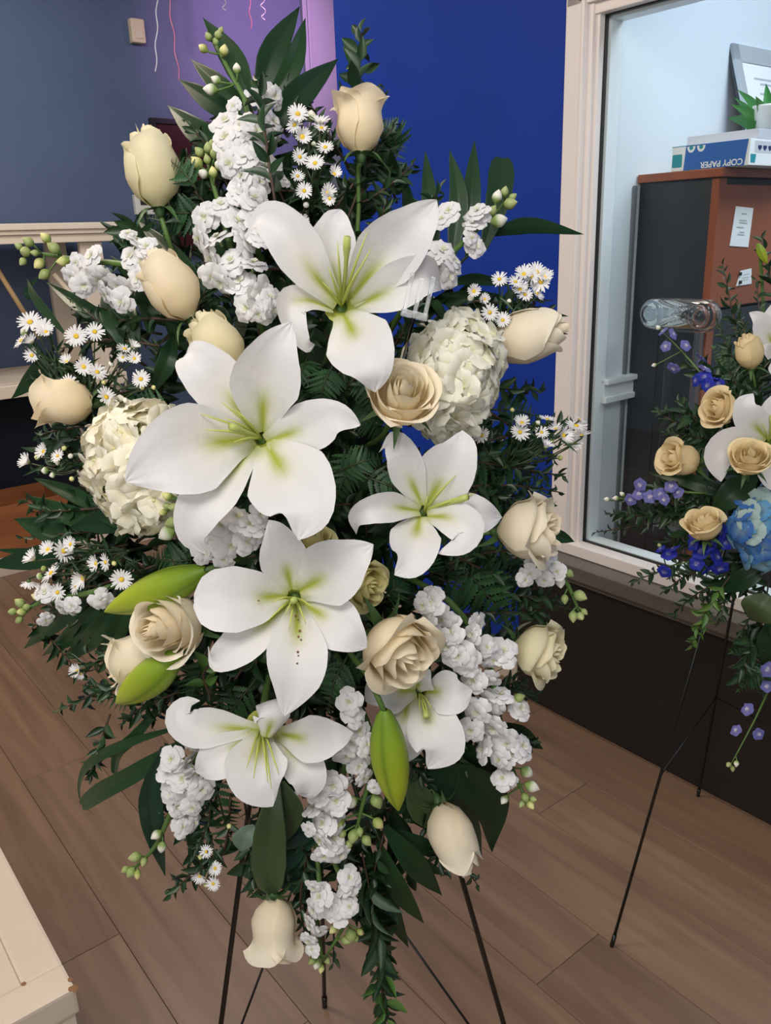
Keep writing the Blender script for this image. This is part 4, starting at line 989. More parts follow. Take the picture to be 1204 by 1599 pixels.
# ---- roses
rose(S1, 238, 264, 'lemon cream rosebud at upper left against the blue grey wall', 88, 100, .30, 'bud', 'lemon', .03, hscale=1.12)
rose(S1, 562, 192, 'topmost cream rose standing alone against the blue wall', 80, 92, .12, 'flared', 'cream', .03, stem=[(560, 260, .0), (560, 330, -.03), (555, 400, -.05)], hscale=1.05)
rose(S1, 267, 447, 'peach rosebud leaning up left below the far left stock', 84, 122, .25, 'bud', 'cream', .045, hscale=1.15)
rose(S1, 338, 540, 'yellow rosebud peeking from behind the biggest lily', 82, 118, .30, 'bud', 'yellow', .035, hscale=1.1)
rose(S1, 101, 627, 'leftmost cream rose opening towards the left below the daisies', 80, 176, .15, 'flared', 'cream', .035, hscale=1.0)
rose(S1, 627, 618, 'open cream rose facing forward before the right hydrangea', 98, 75, 1.6, 'open', 'cream', .085)
rose(S1, 823, 526, 'large cream rosebud opening right beside the white window frame', 86, 18, .22, 'bud', 'pale', .035, hscale=1.16)
rose(S1, 822, 828, 'cream rose opening right above the brown ledge', 86, 4, .40, 'cup', 'pale', .04, hscale=1.1)
rose(S1, 618, 1010, 'large peach cream rose turned down right below the speckled lily', 100, -50, .85, 'cup', 'cream', .075)
rose(S1, 838, 1017, 'pale cream rose opening right against the dark panel', 76, -14, .45, 'cup', 'lemon', .02)
rose(S1, 266, 977, 'open cream rose between the two green lily buds', 102, 200, 1.3, 'open', 'pale', .07, hscale=1.2)
rose(S1, 214, 1026, 'half hidden cream rose under the lower green lily bud', 84, 195, .35, 'flared', 'pale', .035)
rose(S1, 707, 1306, 'cream rosebud hanging down over the right easel leg', 74, -68, .10, 'bud', 'pale', .03, hscale=1.3)
rose(S1, 428, 1448, 'lowest cream rose hanging upside down with flared rim', 76, -89, .08, 'flared', 'pale', .03, hscale=1.12)
rose(S1, 566, 912, 'small greenish yellow rose peeking out right of the speckled lily', 60, -20, .8, 'cup', 'green', .02)
rose(S1, 490, 852, 'small greenish yellow rose hidden between two lilies', 52, 90, .6, 'cup', 'green', .0)

# ---- hydrangeas
hydrangea(S1, 'white hydrangea head right of the open forward facing rose', 706, 588, 66, 90, HYD_W, 100, 26, .045, .065, rot=-.35)
hydrangea(S1, 'creamy hydrangea head at left under the biggest lily', 222, 728, 80, 94, HYD_C, 110, 26, .03, .065, rot=.3)

# ---- stock
stock(S1, 'tallest white stock stem with green bud tip at upper left', [(333, 62), (360, 115), (385, 165), (392, 260), (395, 330)],
      [(405, 150, 22), (428, 150, 20), (365, 165, 14), (352, 190), (378, 200), (352, 215), (368, 232), (400, 205), (425, 190), (430, 220, 20), (385, 245), (360, 255), (405, 240), (420, 262, 20), (352, 240, 20), (378, 275), (405, 285, 20), (440, 280, 16), (395, 310, 22), (370, 300, 20)],
      [(318, 76, 16, 'y'), (326, 58, 14, 'g'), (341, 55, 15, 'g'), (337, 66, 12), (350, 80, 18, 'y'), (370, 108, 16, 'w'), (338, 125, 16, 'w'), (330, 140, 22, 'w'), (365, 167, 22, 'w'), (345, 48, 11)])
stock(S1, 'full white stock cluster with green buds left of the top lily', [(322, 240), (332, 285), (345, 330), (370, 420), (400, 470)],
      [(395, 310), (375, 300, 22), (320, 340), (345, 320, 20), (370, 345), (400, 345), (312, 372), (340, 372), (385, 380), (408, 370), (330, 402), (362, 408), (395, 412), (345, 440), (375, 440), (405, 455), (385, 480), (420, 465, 22), (405, 490, 20), (330, 430, 20), (425, 485, 18)],
      [(308, 255, 22, 'y'), (312, 238, 17), (325, 232, 17), (335, 240, 18), (343, 258, 20, 'w'), (333, 270, 17, 'y'), (318, 272, 18, 'w'), (324, 250, 15), (330, 225, 12), (325, 330, 22, 'y')])
stock(S1, 'white stock stem reaching far left with green bud tip before the shelf', [(35, 392), (90, 400), (140, 408), (190, 412), (260, 430)],
      [(143, 400, 20), (112, 432, 18), (130, 445, 20), (155, 435, 22), (215, 378, 22), (205, 400, 20), (222, 410, 20), (165, 460, 22), (190, 470, 20), (215, 435, 20), (185, 445, 20), (228, 385, 18), (200, 365, 14), (120, 410, 15)],
      [(45, 378, 18), (40, 393, 20), (36, 408, 14), (72, 372, 18, 'y'), (62, 411, 20, 'y'), (70, 428, 20), (100, 408, 20, 'y'), (85, 388, 22), (30, 385, 13), (55, 395, 13)])
stock(S1, 'white stock stem at upper right against the blue wall', [(792, 312), (760, 345), (730, 372), (690, 410), (650, 450)],
      [(745, 330, 20), (738, 350, 16), (700, 330, 20), (690, 342, 16), (742, 385, 18), (735, 372, 14), (690, 392, 24), (708, 408, 22), (685, 420, 20), (700, 432, 20), (672, 405, 18), (752, 340, 14)],
      [(776, 308, 20, 'w'), (796, 318, 22, 'g'), (778, 345, 26, 'w'), (788, 300, 16, 'g'), (800, 308, 14), (768, 330, 18, 'g')])
stock(S1, 'white stock cluster below the biggest lily with fresh green bud tip', [(262, 770), (290, 790), (330, 820), (370, 830)],
      [(345, 820), (370, 808), (335, 845), (360, 850), (390, 820), (385, 845, 22), (320, 862, 20), (405, 805, 20), (350, 872, 18), (315, 840, 20), (400, 840, 16), (300, 825, 18)],
      [(262, 775, 16, 'y'), (275, 765, 15), (288, 768, 16), (262, 790, 14), (300, 780, 20, 'w'), (272, 792, 16), (285, 800, 18), (295, 795, 15), (262, 832, 28, 'w'), (270, 815, 22), (255, 800, 13, 'y')], lift=.055)
stock(S1, 'long white stock cluster hanging at right beside the pale rose', [(825, 1255), (800, 1200), (780, 1120), (765, 1040), (735, 980), (690, 930)],
      [(676, 938, 22), (662, 945, 20), (690, 965), (670, 972, 22), (705, 985, 22), (680, 992, 20), (745, 975, 20), (738, 990, 18), (715, 1022, 26), (728, 1035, 22), (785, 1018, 24), (770, 1030, 18), (740, 1062, 22), (760, 1060, 22), (780, 1085, 22), (765, 1100, 24), (745, 1110, 22), (812, 1106, 20), (735, 1140, 20), (770, 1135, 24), (790, 1160, 22), (815, 1165, 22), (755, 1170, 22), (780, 1185, 20), (800, 1180, 18), (785, 1215, 18), (795, 1222, 14), (700, 1010, 18), (760, 1010, 16)],
      [(822, 1205, 22, 'w'), (830, 1228, 22, 'w'), (820, 1245, 16, 'g'), (828, 1256, 15, 'y'), (832, 1248, 12), (788, 1248, 15, 'w'), (815, 1255, 12), (810, 1090, 18, 'g')], lift=.045)
stock(S1, 'long white stock hanging at bottom centre beside the green bud', [(505, 1500), (545, 1420), (515, 1320), (530, 1240), (545, 1160), (550, 1090)],
      [(545, 1095, 20), (552, 1115, 20), (560, 1140, 20), (548, 1160, 22), (572, 1162, 18), (540, 1180, 20), (560, 1195, 18), (520, 1225, 22), (500, 1240, 20), (525, 1250, 22), (490, 1262, 18), (540, 1225, 18), (505, 1285, 22), (525, 1290, 20), (482, 1295, 12), (500, 1310, 20), (520, 1312, 22), (505, 1335, 18), (530, 1335, 18), (568, 1215, 16), (545, 1370, 18), (538, 1385, 16), (550, 1385, 14), (500, 1400, 20), (515, 1415, 22), (530, 1425, 20), (545, 1415, 16), (490, 1385, 14)],
      [(548, 1460, 22, 'g'), (522, 1450, 16, 'y'), (555, 1465, 13), (540, 1468, 16), (562, 1455, 12, 'y')], lift=.05)
stock(S1, 'slender stock side stem with green buds left of the hanging green bud', [(555, 1305), (565, 1260), (578, 1210), (580, 1150)],
      [(570, 1165, 14), (585, 1230, 12), (590, 1190, 10)],
      [(588, 1250, 24, 'g'), (590, 1285, 20, 'y'), (548, 1252, 24, 'w'), (530, 1285, 18, 'y'), (552, 1305, 22, 'g'), (572, 1312, 18, 'g'), (545, 1318, 15), (562, 1298, 14), (535, 1302, 14)], lift=.05)
stock(S1, 'short white stock tip hanging beside the lowest cream rose', [(505, 1508), (500, 1475), (495, 1430), (500, 1400)],
      [(490, 1420, 17), (485, 1445, 17), (482, 1468, 15), (500, 1455, 14), (488, 1482, 13)],
      [(495, 1505, 16, 'w'), (510, 1498, 14), (502, 1512, 13, 'y'), (488, 1500, 14)], lift=.03)
stock(S1, 'small white stock stem at lower left with pale bud tip', [(200, 1365), (240, 1325), (262, 1280), (290, 1215)],
      [(268, 1185, 20), (290, 1190, 22), (262, 1205, 20), (285, 1215, 22), (305, 1205, 18), (268, 1240, 20), (290, 1245, 22), (315, 1232, 22), (300, 1260, 18), (275, 1262, 16), (285, 1290, 18), (302, 1285, 16), (305, 1165, 18)],
      [(245, 1303, 18, 'w'), (253, 1322, 18, 'w'), (212, 1338, 20, 'g'), (205, 1362, 18, 'g'), (215, 1365, 14, 'y'), (196, 1358, 14), (225, 1345, 14)])
stock(S1, 'loose white stock stem low on the left edge over the floor', [(28, 965), (60, 942), (95, 935), (160, 920)],
      [(103, 952, 18), (112, 945, 14), (95, 948, 14), (158, 936, 18), (168, 942, 15), (72, 968, 13), (70, 925, 16)],
      [(32, 942, 18), (58, 932, 16, 'y'), (20, 955, 14), (30, 968, 14), (35, 955, 16, 'y'), (42, 948, 13)])
stock(S1, 'drooping white stock stem at right before the dark panel', [(908, 965), (890, 920), (868, 885), (840, 870)],
      [(838, 882, 18), (828, 895, 16), (850, 905, 16), (862, 880, 18), (870, 892, 15), (845, 868, 16), (820, 905, 14), (855, 868, 14)],
      [(905, 930, 22, 'g'), (875, 908, 20, 'w'), (895, 962, 18), (906, 962, 16), (888, 895, 16), (882, 935, 15), (912, 955, 12)])

# ---- daisies
daisies(S1, 'white daisy spray at far left, upper cluster of small yellow centred heads', (130, 640),
        [(47, 503, 20), (68, 512, 16), (33, 532, 15), (50, 535, 15), (72, 518, 14), (50, 555, 13), (119, 525, 18), (148, 518, 16), (105, 565, 13), (131, 573, 16), (152, 581, 16), (166, 620, 17), (195, 545, 15), (207, 542, 13), (210, 560, 12), (192, 558, 10), (220, 592, 15), (108, 598, 15)], [(174, 568, 10), (162, 597, 8), (196, 625, 9), (240, 605, 8), (38, 518, 14), (222, 605, 8)])
daisies(S1, 'white daisy spray left of the topmost rose', (480, 330),
        [(465, 178, 18), (460, 195, 15), (472, 214, 17), (500, 192, 18), (502, 200, 14), (492, 255, 16), (508, 230, 15), (522, 272, 14), (512, 302, 16), (468, 245, 14), (475, 298, 14), (465, 275, 12), (472, 345, 13), (515, 310, 12)], [(486, 180, 16), (478, 320, 10), (490, 225, 9)])
daisies(S1, 'white daisy spray at upper right beside the window frame', (780, 540),
        [(818, 428, 16), (838, 425, 18), (845, 440, 18), (830, 432, 14), (852, 432, 14), (812, 452, 15), (820, 460, 13), (838, 458, 14), (780, 436, 14), (740, 455, 14), (757, 467, 10), (765, 488, 14), (785, 500, 14), (805, 440, 13)], [(735, 465, 12), (727, 490, 9), (795, 470, 8)])
daisies(S1, 'white daisy spray in front of the white window frame', (790, 730),
        [(855, 655, 15), (846, 675, 12), (880, 680, 17), (868, 670, 13), (900, 665, 18), (908, 680, 16), (898, 692, 13), (852, 698, 15), (815, 660, 14), (812, 675, 16), (752, 680, 14), (905, 655, 12)], [(862, 688, 9), (875, 715, 9), (840, 660, 9), (800, 640, 8)])
daisies(S1, 'white daisy spray at lower left above the loose stock stem', (200, 860),
        [(53, 873, 18), (75, 858, 15), (100, 860, 19), (110, 850, 14), (80, 895, 19), (130, 903, 19), (45, 908, 15), (90, 925, 15), (190, 905, 18), (118, 915, 14), (65, 922, 13), (150, 880, 15), (165, 878, 15)], [(62, 900, 12), (68, 888, 10), (115, 858, 9), (178, 880, 9)])
daisies(S1, 'small daisy spray with yellow buds left of the creamy hydrangea', (130, 730), [(44, 722, 17), (68, 705, 15), (90, 712, 12)], [(58, 714, 10), (90, 722, 10), (70, 735, 12), (82, 742, 10), (110, 712, 9), (148, 712, 9), (112, 748, 9), (100, 700, 9)])
daisies(S1, 'few small daisies hanging low left of the easel leg', (325, 1290), [(312, 1368, 14), (333, 1380, 12), (336, 1356, 12), (322, 1330, 11)], [(313, 1338, 9), (322, 1382, 9), (358, 1290, 9)])
daisies(S1, 'single daisy poking out left over the floor below the palm tips', (170, 1030), [(121, 1048, 14), (126, 1052, 10)], [])

# ---- clear card pick
th = Thing('card_holder', 'clear plastic card pick standing before the right petal of the top lily', 'card holder', at(S1.p(632, 560, 0)))
A = S1.p(632, 545, .09); B = S1.p(647, 492, .135)
th.part('stalk', tube('stalk', [S1.p(615, 610, -.02), A, B], .0022, M['clear'], 8))
up = nrm(CU+.22*CR+.1*TOCAM(B)); n_ = TOCAM(B); X = nrm(np.cross(up, n_)); n_ = np.cross(X, up); s_ = 56*S1.d(655, 470)/FPX
MB = basis(B, X, up, n_, s_, s_, s_)
for nm, a, b in (('prong', (-.30, .0, -.03), (-.20, .95, .03)), ('prong', (.20, .0, -.03), (.30, .95, .03)), ('prong', (-.05, .0, .05), (.05, .85, .10)), ('cross_bar', (-.32, -.08, -.06), (.32, .08, .10))):
    th.part(nm, box_mesh(nm, a, b, M['clear_plastic'], .02), MB)

# ---- palm and strap leaves
palm(S1, 'palm frond fanning out at the very top of the white spray', [(430, 330, -.05), (412, 240, -.04), (402, 160, -.03)], [
    ([(396, 165, -.03), (365, 95, -.02), (317, 28, -.03)], 40), ([(395, 180, -.03), (350, 140, -.02), (298, 93, -.03)], 32), ([(392, 195, -.03), (340, 165, -.02), (279, 124, -.03)], 34),
    ([(390, 225, -.03), (320, 212, -.02), (262, 165, -.04)], 40), ([(402, 158, -.03), (425, 85, -.02), (468, 10, -.03)], 44), ([(410, 170, -.03), (455, 105, -.02), (477, 28, -.03)], 34),
    ([(418, 215, -.03), (455, 160, -.02), (528, 92, -.04)], 46), ([(425, 250, -.05), (480, 240, -.04), (520, 190, -.06)], 30)])
palm(S1, 'palm frond with upright tips at upper right against the blue wall', [(660, 470, -.05), (710, 420, -.05), (760, 370, -.05)], [
    ([(680, 420, -.05), (672, 320, -.04), (664, 234, -.05)], 30), ([(705, 410, -.05), (716, 310, -.04), (702, 233, -.05)], 34), ([(730, 400, -.05), (736, 310, -.04), (741, 218, -.05)], 32),
    ([(755, 390, -.05), (778, 310, -.04), (784, 247, -.06)], 44, dict(prof=[(0, .25), (.2, .6), (.5, .95), (.8, 1), (.95, .8), (1, .5)])), ([(760, 366, -.05), (830, 352, -.05), (912, 366, -.07)], 28, dict(fold=-.2)),
    ([(690, 445, -.05), (740, 436, -.04), (800, 446, -.05)], 20), ([(690, 460, -.05), (750, 462, -.04), (830, 480, -.05)], 18), ([(650, 400, -.05), (640, 330, -.05), (630, 270, -.07)], 24)])
palm(S1, 'palm frond with sharp tips hanging over the floor at left', [(300, 880, -.03), (220, 905, -.03), (150, 925, -.03)], [
    ([(150, 925, -.02), (95, 965, -.02), (37, 1013, -.04)], 34), ([(165, 930, -.02), (120, 985, -.02), (66, 1024, -.04)], 32), ([(185, 930, -.02), (150, 990, -.02), (94, 1034, -.04)], 36),
    ([(205, 925, -.02), (180, 990, -.02), (148, 1022, -.04)], 34), ([(220, 920, -.03), (215, 975, -.03), (180, 1040, -.05)], 30), ([(150, 915, -.03), (100, 920, -.03), (40, 950, -.05)], 22)])
palm(S1, 'palm frond spreading left across the brown crate', [(260, 830, -.03), (190, 830, -.03), (120, 835, -.03)], [
    ([(190, 820, -.03), (110, 805, -.02), (42, 774, -.04)], 34), ([(150, 835, -.03), (85, 830, -.02), (22, 810, -.04)], 42), ([(120, 855, -.03), (50, 872, -.03), (-20, 884, -.05)], 40),
    ([(130, 850, -.04), (60, 862, -.04), (-10, 858, -.06)], 18), ([(180, 812, -.04), (120, 775, -.04), (52, 746, -.06)], 26), ([(230, 825, .01), (190, 812, .02), (110, 822, .0)], 40), ([(240, 830, .01), (200, 815, .025), (150, 806, .01)], 30)])
palm(S1, 'long strap leaves curling out at lower left over the floor', [(330, 1130, -.03), (290, 1150, -.02)], [
    ([(285, 1160, -.01), (215, 1205, .0), (160, 1235, .0), (128, 1258, -.01)], 32, dict(prof=[(0, .4), (.3, .9), (.7, 1), (.92, .85), (1, .5)])),
    ([(280, 1135, -.02), (200, 1160, -.01), (142, 1190, -.01), (124, 1225, -.02), (128, 1255, -.03), (146, 1272, -.03)], 18), ([(245, 1110, -.03), (210, 1150, -.02), (185, 1175, -.02), (178, 1208, -.03)], 20, dict(prof=[(0, .6), (.5, 1), (.9, .8), (1, .5)])),
    ([(256, 1165, .0), (236, 1230, .01), (240, 1295, .0), (258, 1368, -.02)], 40, dict(m='palm_blue')), ([(285, 1250, -.03), (300, 1290, -.03), (298, 1335, -.04)], 26)], name='strap_leaf')
palm(S1, 'large olive leaves hanging above the lowest cream rose', [(440, 1180, -.02), (436, 1225, -.01)], [
    ([(430, 1225, .0), (422, 1290, .025), (420, 1350, .02), (424, 1400, .005)], 56, dict(m='olive_leaf', prof=[(0, .3), (.3, .9), (.6, 1), (.85, .75), (1, .1)])), ([(440, 1220, -.01), (456, 1265, .0), (448, 1315, -.01)], 38, dict(m='olive_leaf')),
    ([(500, 1300, -.03), (440, 1345, -.03), (375, 1395, -.04)], 40, dict(m='palm_blue')), ([(510, 1330, -.03), (470, 1370, -.03), (430, 1385, -.04)], 44, dict(m='palm_blue')), ([(510, 1260, -.03), (470, 1300, -.03), (430, 1330, -.04)], 40, dict(m='palm_blue')),
    ([(398, 1290, .0), (382, 1305, .01), (376, 1330, .0)], 36, dict(m='pale_leaf'))], name='broad_leaf')
palm(S1, 'large glossy pleated leaf at lower right behind the right hanging rose', [(650, 1200, -.03), (680, 1180, -.03)], [
    ([(665, 1200, -.02), (725, 1210, -.01), (765, 1255, -.02), (768, 1330, -.05)], 70, dict(fold=.4)), ([(680, 1185, -.03), (730, 1170, -.02), (770, 1205, -.03), (778, 1290, -.05)], 40), ([(650, 1200, -.03), (700, 1240, -.02), (735, 1290, -.03), (752, 1335, -.05)], 40, dict(m='palm_blue')),
    ([(640, 1210, -.03), (660, 1260, -.02), (680, 1300, -.03)], 50, dict(m='olive_leaf')), ([(780, 1130, -.03), (810, 1145, -.03), (848, 1170, -.05)], 30)], name='broad_leaf')
palm(S1, 'palm frond with long tips fanning out below the right hanging rose', [(560, 1250, -.03), (590, 1300, -.03), (605, 1350, -.03)], [
    ([(620, 1300, -.03), (655, 1345, -.03), (702, 1368, -.05)], 22), ([(600, 1290, -.03), (640, 1340, -.02), (690, 1398, -.05)], 40), ([(590, 1315, -.03), (620, 1385, -.02), (662, 1442, -.05)], 34),
    ([(585, 1330, -.03), (605, 1410, -.02), (638, 1480, -.05)], 34), ([(580, 1340, -.03), (590, 1420, -.02), (612, 1512, -.05)], 28), ([(610, 1295, -.04), (660, 1320, -.03), (700, 1345, -.06)], 26), ([(575, 1330, -.03), (572, 1420, -.02), (588, 1490, -.05)], 30)])
palm(S1, 'dark blade leaves at far left before the cream shelf', [(240, 540, -.04), (190, 520, -.04)], [
    ([(190, 505, -.03), (130, 480, -.02), (72, 440, -.05)], 26), ([(100, 520, -.04), (58, 470, -.03), (42, 435, -.05)], 16), ([(55, 470, -.04), (40, 460, -.04), (60, 430, -.06)], 10), ([(210, 560, -.03), (190, 500, -.02), (160, 455, -.05)], 60), ([(235, 520, -.03), (232, 470, -.02), (220, 430, -.05)], 40),
    ([(150, 590, -.04), (80, 575, -.03), (18, 622, -.06)], 44), ([(240, 610, -.03), (262, 560, -.02), (270, 520, -.05)], 30)], name='blade_leaf')
palm(S1, 'dark blade leaves at upper left between two rosebuds', [(330, 470, -.05), (300, 420, -.05)], [
    ([(330, 460, -.04), (270, 400, -.04), (215, 345, -.06)], 34), ([(340, 470, -.04), (300, 480, -.03), (255, 500, -.05)], 44), ([(320, 480, -.04), (345, 500, -.03), (360, 540, -.05)], 36), ([(310, 370, -.05), (270, 330, -.05), (235, 320, -.07)], 30)], name='blade_leaf')
palm(S1, 'two thin dark leaf tips crossing the window frame at right', [(780, 470, -.05), (820, 480, -.05)], [([(810, 478, -.05), (850, 488, -.05), (888, 494, -.06)], 14), ([(800, 500, -.05), (850, 515, -.05), (888, 522, -.06)], 16), ([(850, 830, -.04), (875, 838, -.04), (897, 846, -.05)], 22)], name='blade_leaf')

# ---- myrtle sprigs and ferns
def msp(pts, n, L, fmt, S=S1, **kw):
    lb = S.where(pts[-1][0], pts[-1][1], fmt); return sprig(S, lb, pts, n, L, **kw)
G1 = 'myrtle sprigs of the white spray'
# named, clearly visible ones
sprig(S1, 'myrtle sprig with brown stem standing before the tallest white stock', [(432, 330, .05), (418, 240, .065), (402, 118, .05)], 24, 44, ratio=.42, group=G1)
sprig(S1, 'topmost myrtle sprig above the topmost rose against the blue wall', [(560, 260, -.04), (560, 150, -.04), (564, 42, -.05)], 30, 50, ratio=.46, group=G1)
sprig(S1, 'lowest myrtle sprig hanging over the floor below the white spray', [(565, 1330, -.01), (588, 1450, .0), (602, 1594, -.03)], 52, 62, ratio=.34, spread=.75, group=G1)
sprig(S1, 'small light green myrtle sprig beside the speckled lily and open rose', [(330, 1090, .02), (318, 1050, .03), (350, 1020, .03)], 9, 34, ratio=.5, meshes=LEAVES_Y, group=G1)
sprig(S1, 'light green leaf tip of the lowest sprig over the floor', [(592, 1500, .0), (596, 1545, .0), (606, 1598, -.01)], 10, 46, ratio=.36, meshes=LEAVES_Y, group=G1)
tips = [((520, 330), (620, 190)), ((560, 320), (648, 255)), ((500, 320), (440, 110)), ((450, 330), (385, 130)), ((540, 350), (600, 130)), ((560, 330), (575, 200)), ((600, 400), (610, 300)), ((470, 340), (520, 210)), ((640, 400), (690, 290)),
    ((730, 560), (860, 480)), ((740, 470), (842, 470)), ((760, 600), (845, 610)), ((720, 700), (885, 660)), ((740, 720), (888, 745)), ((720, 760), (882, 770)), ((760, 640), (868, 720)), ((700, 880), (850, 860)), ((740, 930), (885, 940)), ((720, 960), (860, 960)), ((700, 860), (840, 910)),
    ((740, 1080), (838, 1085)), ((720, 1180), (842, 1160)), ((660, 1240), (752, 1390)), ((600, 1300), (560, 1470)), ((540, 1330), (520, 1510)), ((480, 1330), (480, 1480)), ((360, 1240), (330, 1372)), ((330, 1230), (300, 1330)), ((390, 1280), (400, 1390)),
    ((280, 1080), (190, 1130)), ((250, 1060), (150, 1080)), ((240, 1080), (135, 1070)), ((210, 1000), (140, 1040)), ((200, 870), (45, 985)), ((230, 820), (30, 840)), ((200, 790), (50, 800)), ((200, 700), (45, 735)), ((190, 660), (55, 680)), ((200, 620), (40, 590)), ((180, 590), (35, 540)), ((220, 560), (110, 470)),
    ((300, 420), (180, 375)), ((330, 380), (255, 320)), ((330, 330), (250, 240)), ((360, 300), (290, 190)), ((280, 500), (150, 510)), ((250, 540), (90, 545)), ((240, 600), (110, 640)), ((200, 850), (90, 880)), ((250, 880), (60, 930)), ((430, 380), (380, 290)), ((440, 420), (370, 400))]
for (b, t) in tips:
    mx, my = (b[0]+t[0])/2+random.uniform(-12, 12), (b[1]+t[1])/2+random.uniform(-12, 12)
    msp([(b[0], b[1], -.03), (mx, my, -.015), (t[0], t[1], -.03)], 20, 30, 'dark green myrtle sprig poking out %s', group=G1)
# the dark mass of greenery between the flowers
inner = []
rs = np.random.RandomState(5)
while len(inner) < 84:
    x, y = rs.uniform(90, 860), rs.uniform(180, 1400)
    if ((x-455)/400)**2+((y-800)/640)**2 > 1: continue
    if any(hypot(x-a, y-b) < 62 for a, b in inner): continue
    inner.append((x, y))
for i, (x, y) in enumerate(inner):
    a = atan2((y-800)/1.4, x-455)+rs.normal(0, .7); L_ = rs.uniform(70, 120); z = rs.uniform(-.055, -.01)
    msp([(x-cos(a)*L_*.6, y-sin(a)*L_*.6, z-.025), (x, y, z), (x+cos(a)*L_*.6, y+sin(a)*L_*.6, z-.005)], 20, 31, 'short myrtle sprig filling the gap %s', group=G1)
deep = []
while len(deep) < 96:
    x, y = rs.uniform(90, 860), rs.uniform(230, 1360)
    if ((x-470)/360)**2+((y-800)/580)**2 > 1 or (x < 270 and y > 950) or x > 775: continue
    if any(hypot(x-a, y-b) < 49 for a, b in deep): continue
    deep.append((x, y))
for i, (x, y) in enumerate(deep):
    a = atan2((y-800)/1.4, x-455)+rs.normal(0, .8); L_ = rs.uniform(90, 130); z = rs.uniform(-.10, -.06)
    msp([(x-cos(a)*L_*.6, y-sin(a)*L_*.6, z-.015), (x, y, z), (x+cos(a)*L_*.6, y+sin(a)*L_*.6, z)], 20, 58, 'deep green leafy sprig in the shade %s', name='leafy_sprig', ratio=.46, group='leafy sprigs deep in the white spray')
fl = [((560, 740), (650, 772), 40, .03), ((520, 740), (600, 715), 40, .02), ((545, 1020), (512, 1112), 50, .02), ((560, 1000), (600, 1080), 40, .0), ((720, 880), (800, 985), 66, -.02), ((700, 900), (820, 910), 60, -.03), ((740, 930), (905, 955), 56, -.05), ((520, 570), (500, 640), 46, .0), ((560, 560), (585, 660), 42, -.01),
    ((480, 560), (455, 600), 42, -.02), ((310, 300), (265, 250), 34, .045), ((330, 330), (240, 330), 46, -.01), ((300, 360), (230, 340), 40, -.03), ((740, 700), (860, 760), 60, -.03), ((700, 740), (830, 800), 56, -.04), ((760, 640), (840, 650), 50, -.04), ((250, 1060), (140, 1095), 40, -.02), ((270, 1080), (190, 1040), 38, -.03),
    ((330, 1000), (290, 1120), 46, -.02), ((400, 1060), (340, 1140), 46, -.03), ((620, 240), (590, 190), 40, -.05), ((590, 350), (640, 200), 44, -.06), ((560, 700), (520, 790), 46, -.02), ((600, 930), (640, 900), 40, -.02), ((320, 870), (230, 870), 44, -.02), ((280, 640), (190, 640), 44, -.03), ((250, 600), (150, 680), 44, -.03), ((330, 1200), (360, 1320), 44, -.03), ((690, 1000), (650, 960), 40, -.04), ((690, 820), (780, 880), 60, -.03), ((680, 900), (760, 960), 60, -.04), ((730, 700), (790, 740), 56, -.03), ((620, 860), (700, 900), 54, -.03), ((560, 620), (600, 690), 50, -.03), ((700, 660), (770, 700), 50, -.03), ((760, 850), (850, 960), 56, -.06), ((780, 680), (850, 710), 46, -.05), ((760, 760), (870, 790), 50, -.06)]
for b, t, L, z in fl:
    lb = S1.where((b[0]+t[0])/2, (b[1]+t[1])/2, 'dark green leatherleaf fern frond %s')
    mx, my = (b[0]+t[0])/2+random.uniform(-8, 8), (b[1]+t[1])/2+random.uniform(-8, 8)
    fern(S1, lb, [(b[0], b[1], z-.015), (mx, my, z+.005), (t[0], t[1], z-.01)], 12, L, group='fern fronds of the white spray')

# ================================================================== THE BLUE SPRAY BY THE WINDOW
S2.marks = [(1170, 548, 'the upright peach rose'), (1125, 637, 'the round peach rose'), (1063, 717, 'the leftmost peach rose'), (1170, 716, 'the open peach rose on the lily'), (1098, 822, 'the ruffled peach rose over blue florets'),
    (1200, 690, 'the blush lily'), (1190, 510, 'the upper blush lily'), (1195, 825, 'the blue hydrangea'), (1075, 560, 'the upper blue delphinium'), (1010, 775, 'the left blue delphinium'), (1110, 870, 'the deep blue delphinium'), (1170, 1120, 'the hanging delphinium')]
ap2 = un(1206, 600, 1.70)
f1, f2, f3 = floor_pt(955, 1478), np.array([1.20, 1.22, 0.]), floor_pt(1090, 1243)
b2 = ap2+(f3-ap2)*.70
easel('black wire easel carrying the blue and peach spray', ap2, [f1, f2], f3, [(b2, ap2+(f1-ap2)*.68), (b2, ap2+(f2-ap2)*.68)], r=.0036)
MF = Matrix.Translation(un(1225, 790, 1.66)) @ Matrix(((*Mc[0], 0), (*Mc[1], 0), (*Mc[2], 0), (0, 0, 0, 1)))
bm = bmesh.new(); bmesh.ops.create_cube(bm, size=1, matrix=Matrix.Diagonal((.13, .26, .04, 1))); bmesh.ops.bevel(bm, geom=bm.edges[:], offset=.02, segments=3, affect='EDGES')
ff = Thing('floral_foam', 'dark green floral foam block hidden inside the blue and peach spray', 'floral foam', MF); ff.part('block', bmesh_to('block', bm, M['foam'], True), MF)
rose(S2, 1170, 550, 'upright peach rose highest in the blue spray', 44, 100, .35, 'bud', 'peach', .06, hscale=1.05)
rose(S2, 1126, 638, 'round peach rose in the blue spray above the blush lily', 48, 165, .7, 'cup', 'peach', .07)
rose(S2, 1064, 718, 'leftmost peach rose of the blue spray opening left', 54, 165, .45, 'flared', 'peach', .05)
rose(S2, 1170, 716, 'open peach rose lying on the blush lily petals', 56, 80, 1.3, 'open', 'peach', .13)
rose(S2, 1100, 822, 'ruffled peach rose just above the deep blue delphinium', 48, 100, .6, 'cup', 'peach', .08)
def blush_lily(*a, **k): return lily(S2, *a, **k)
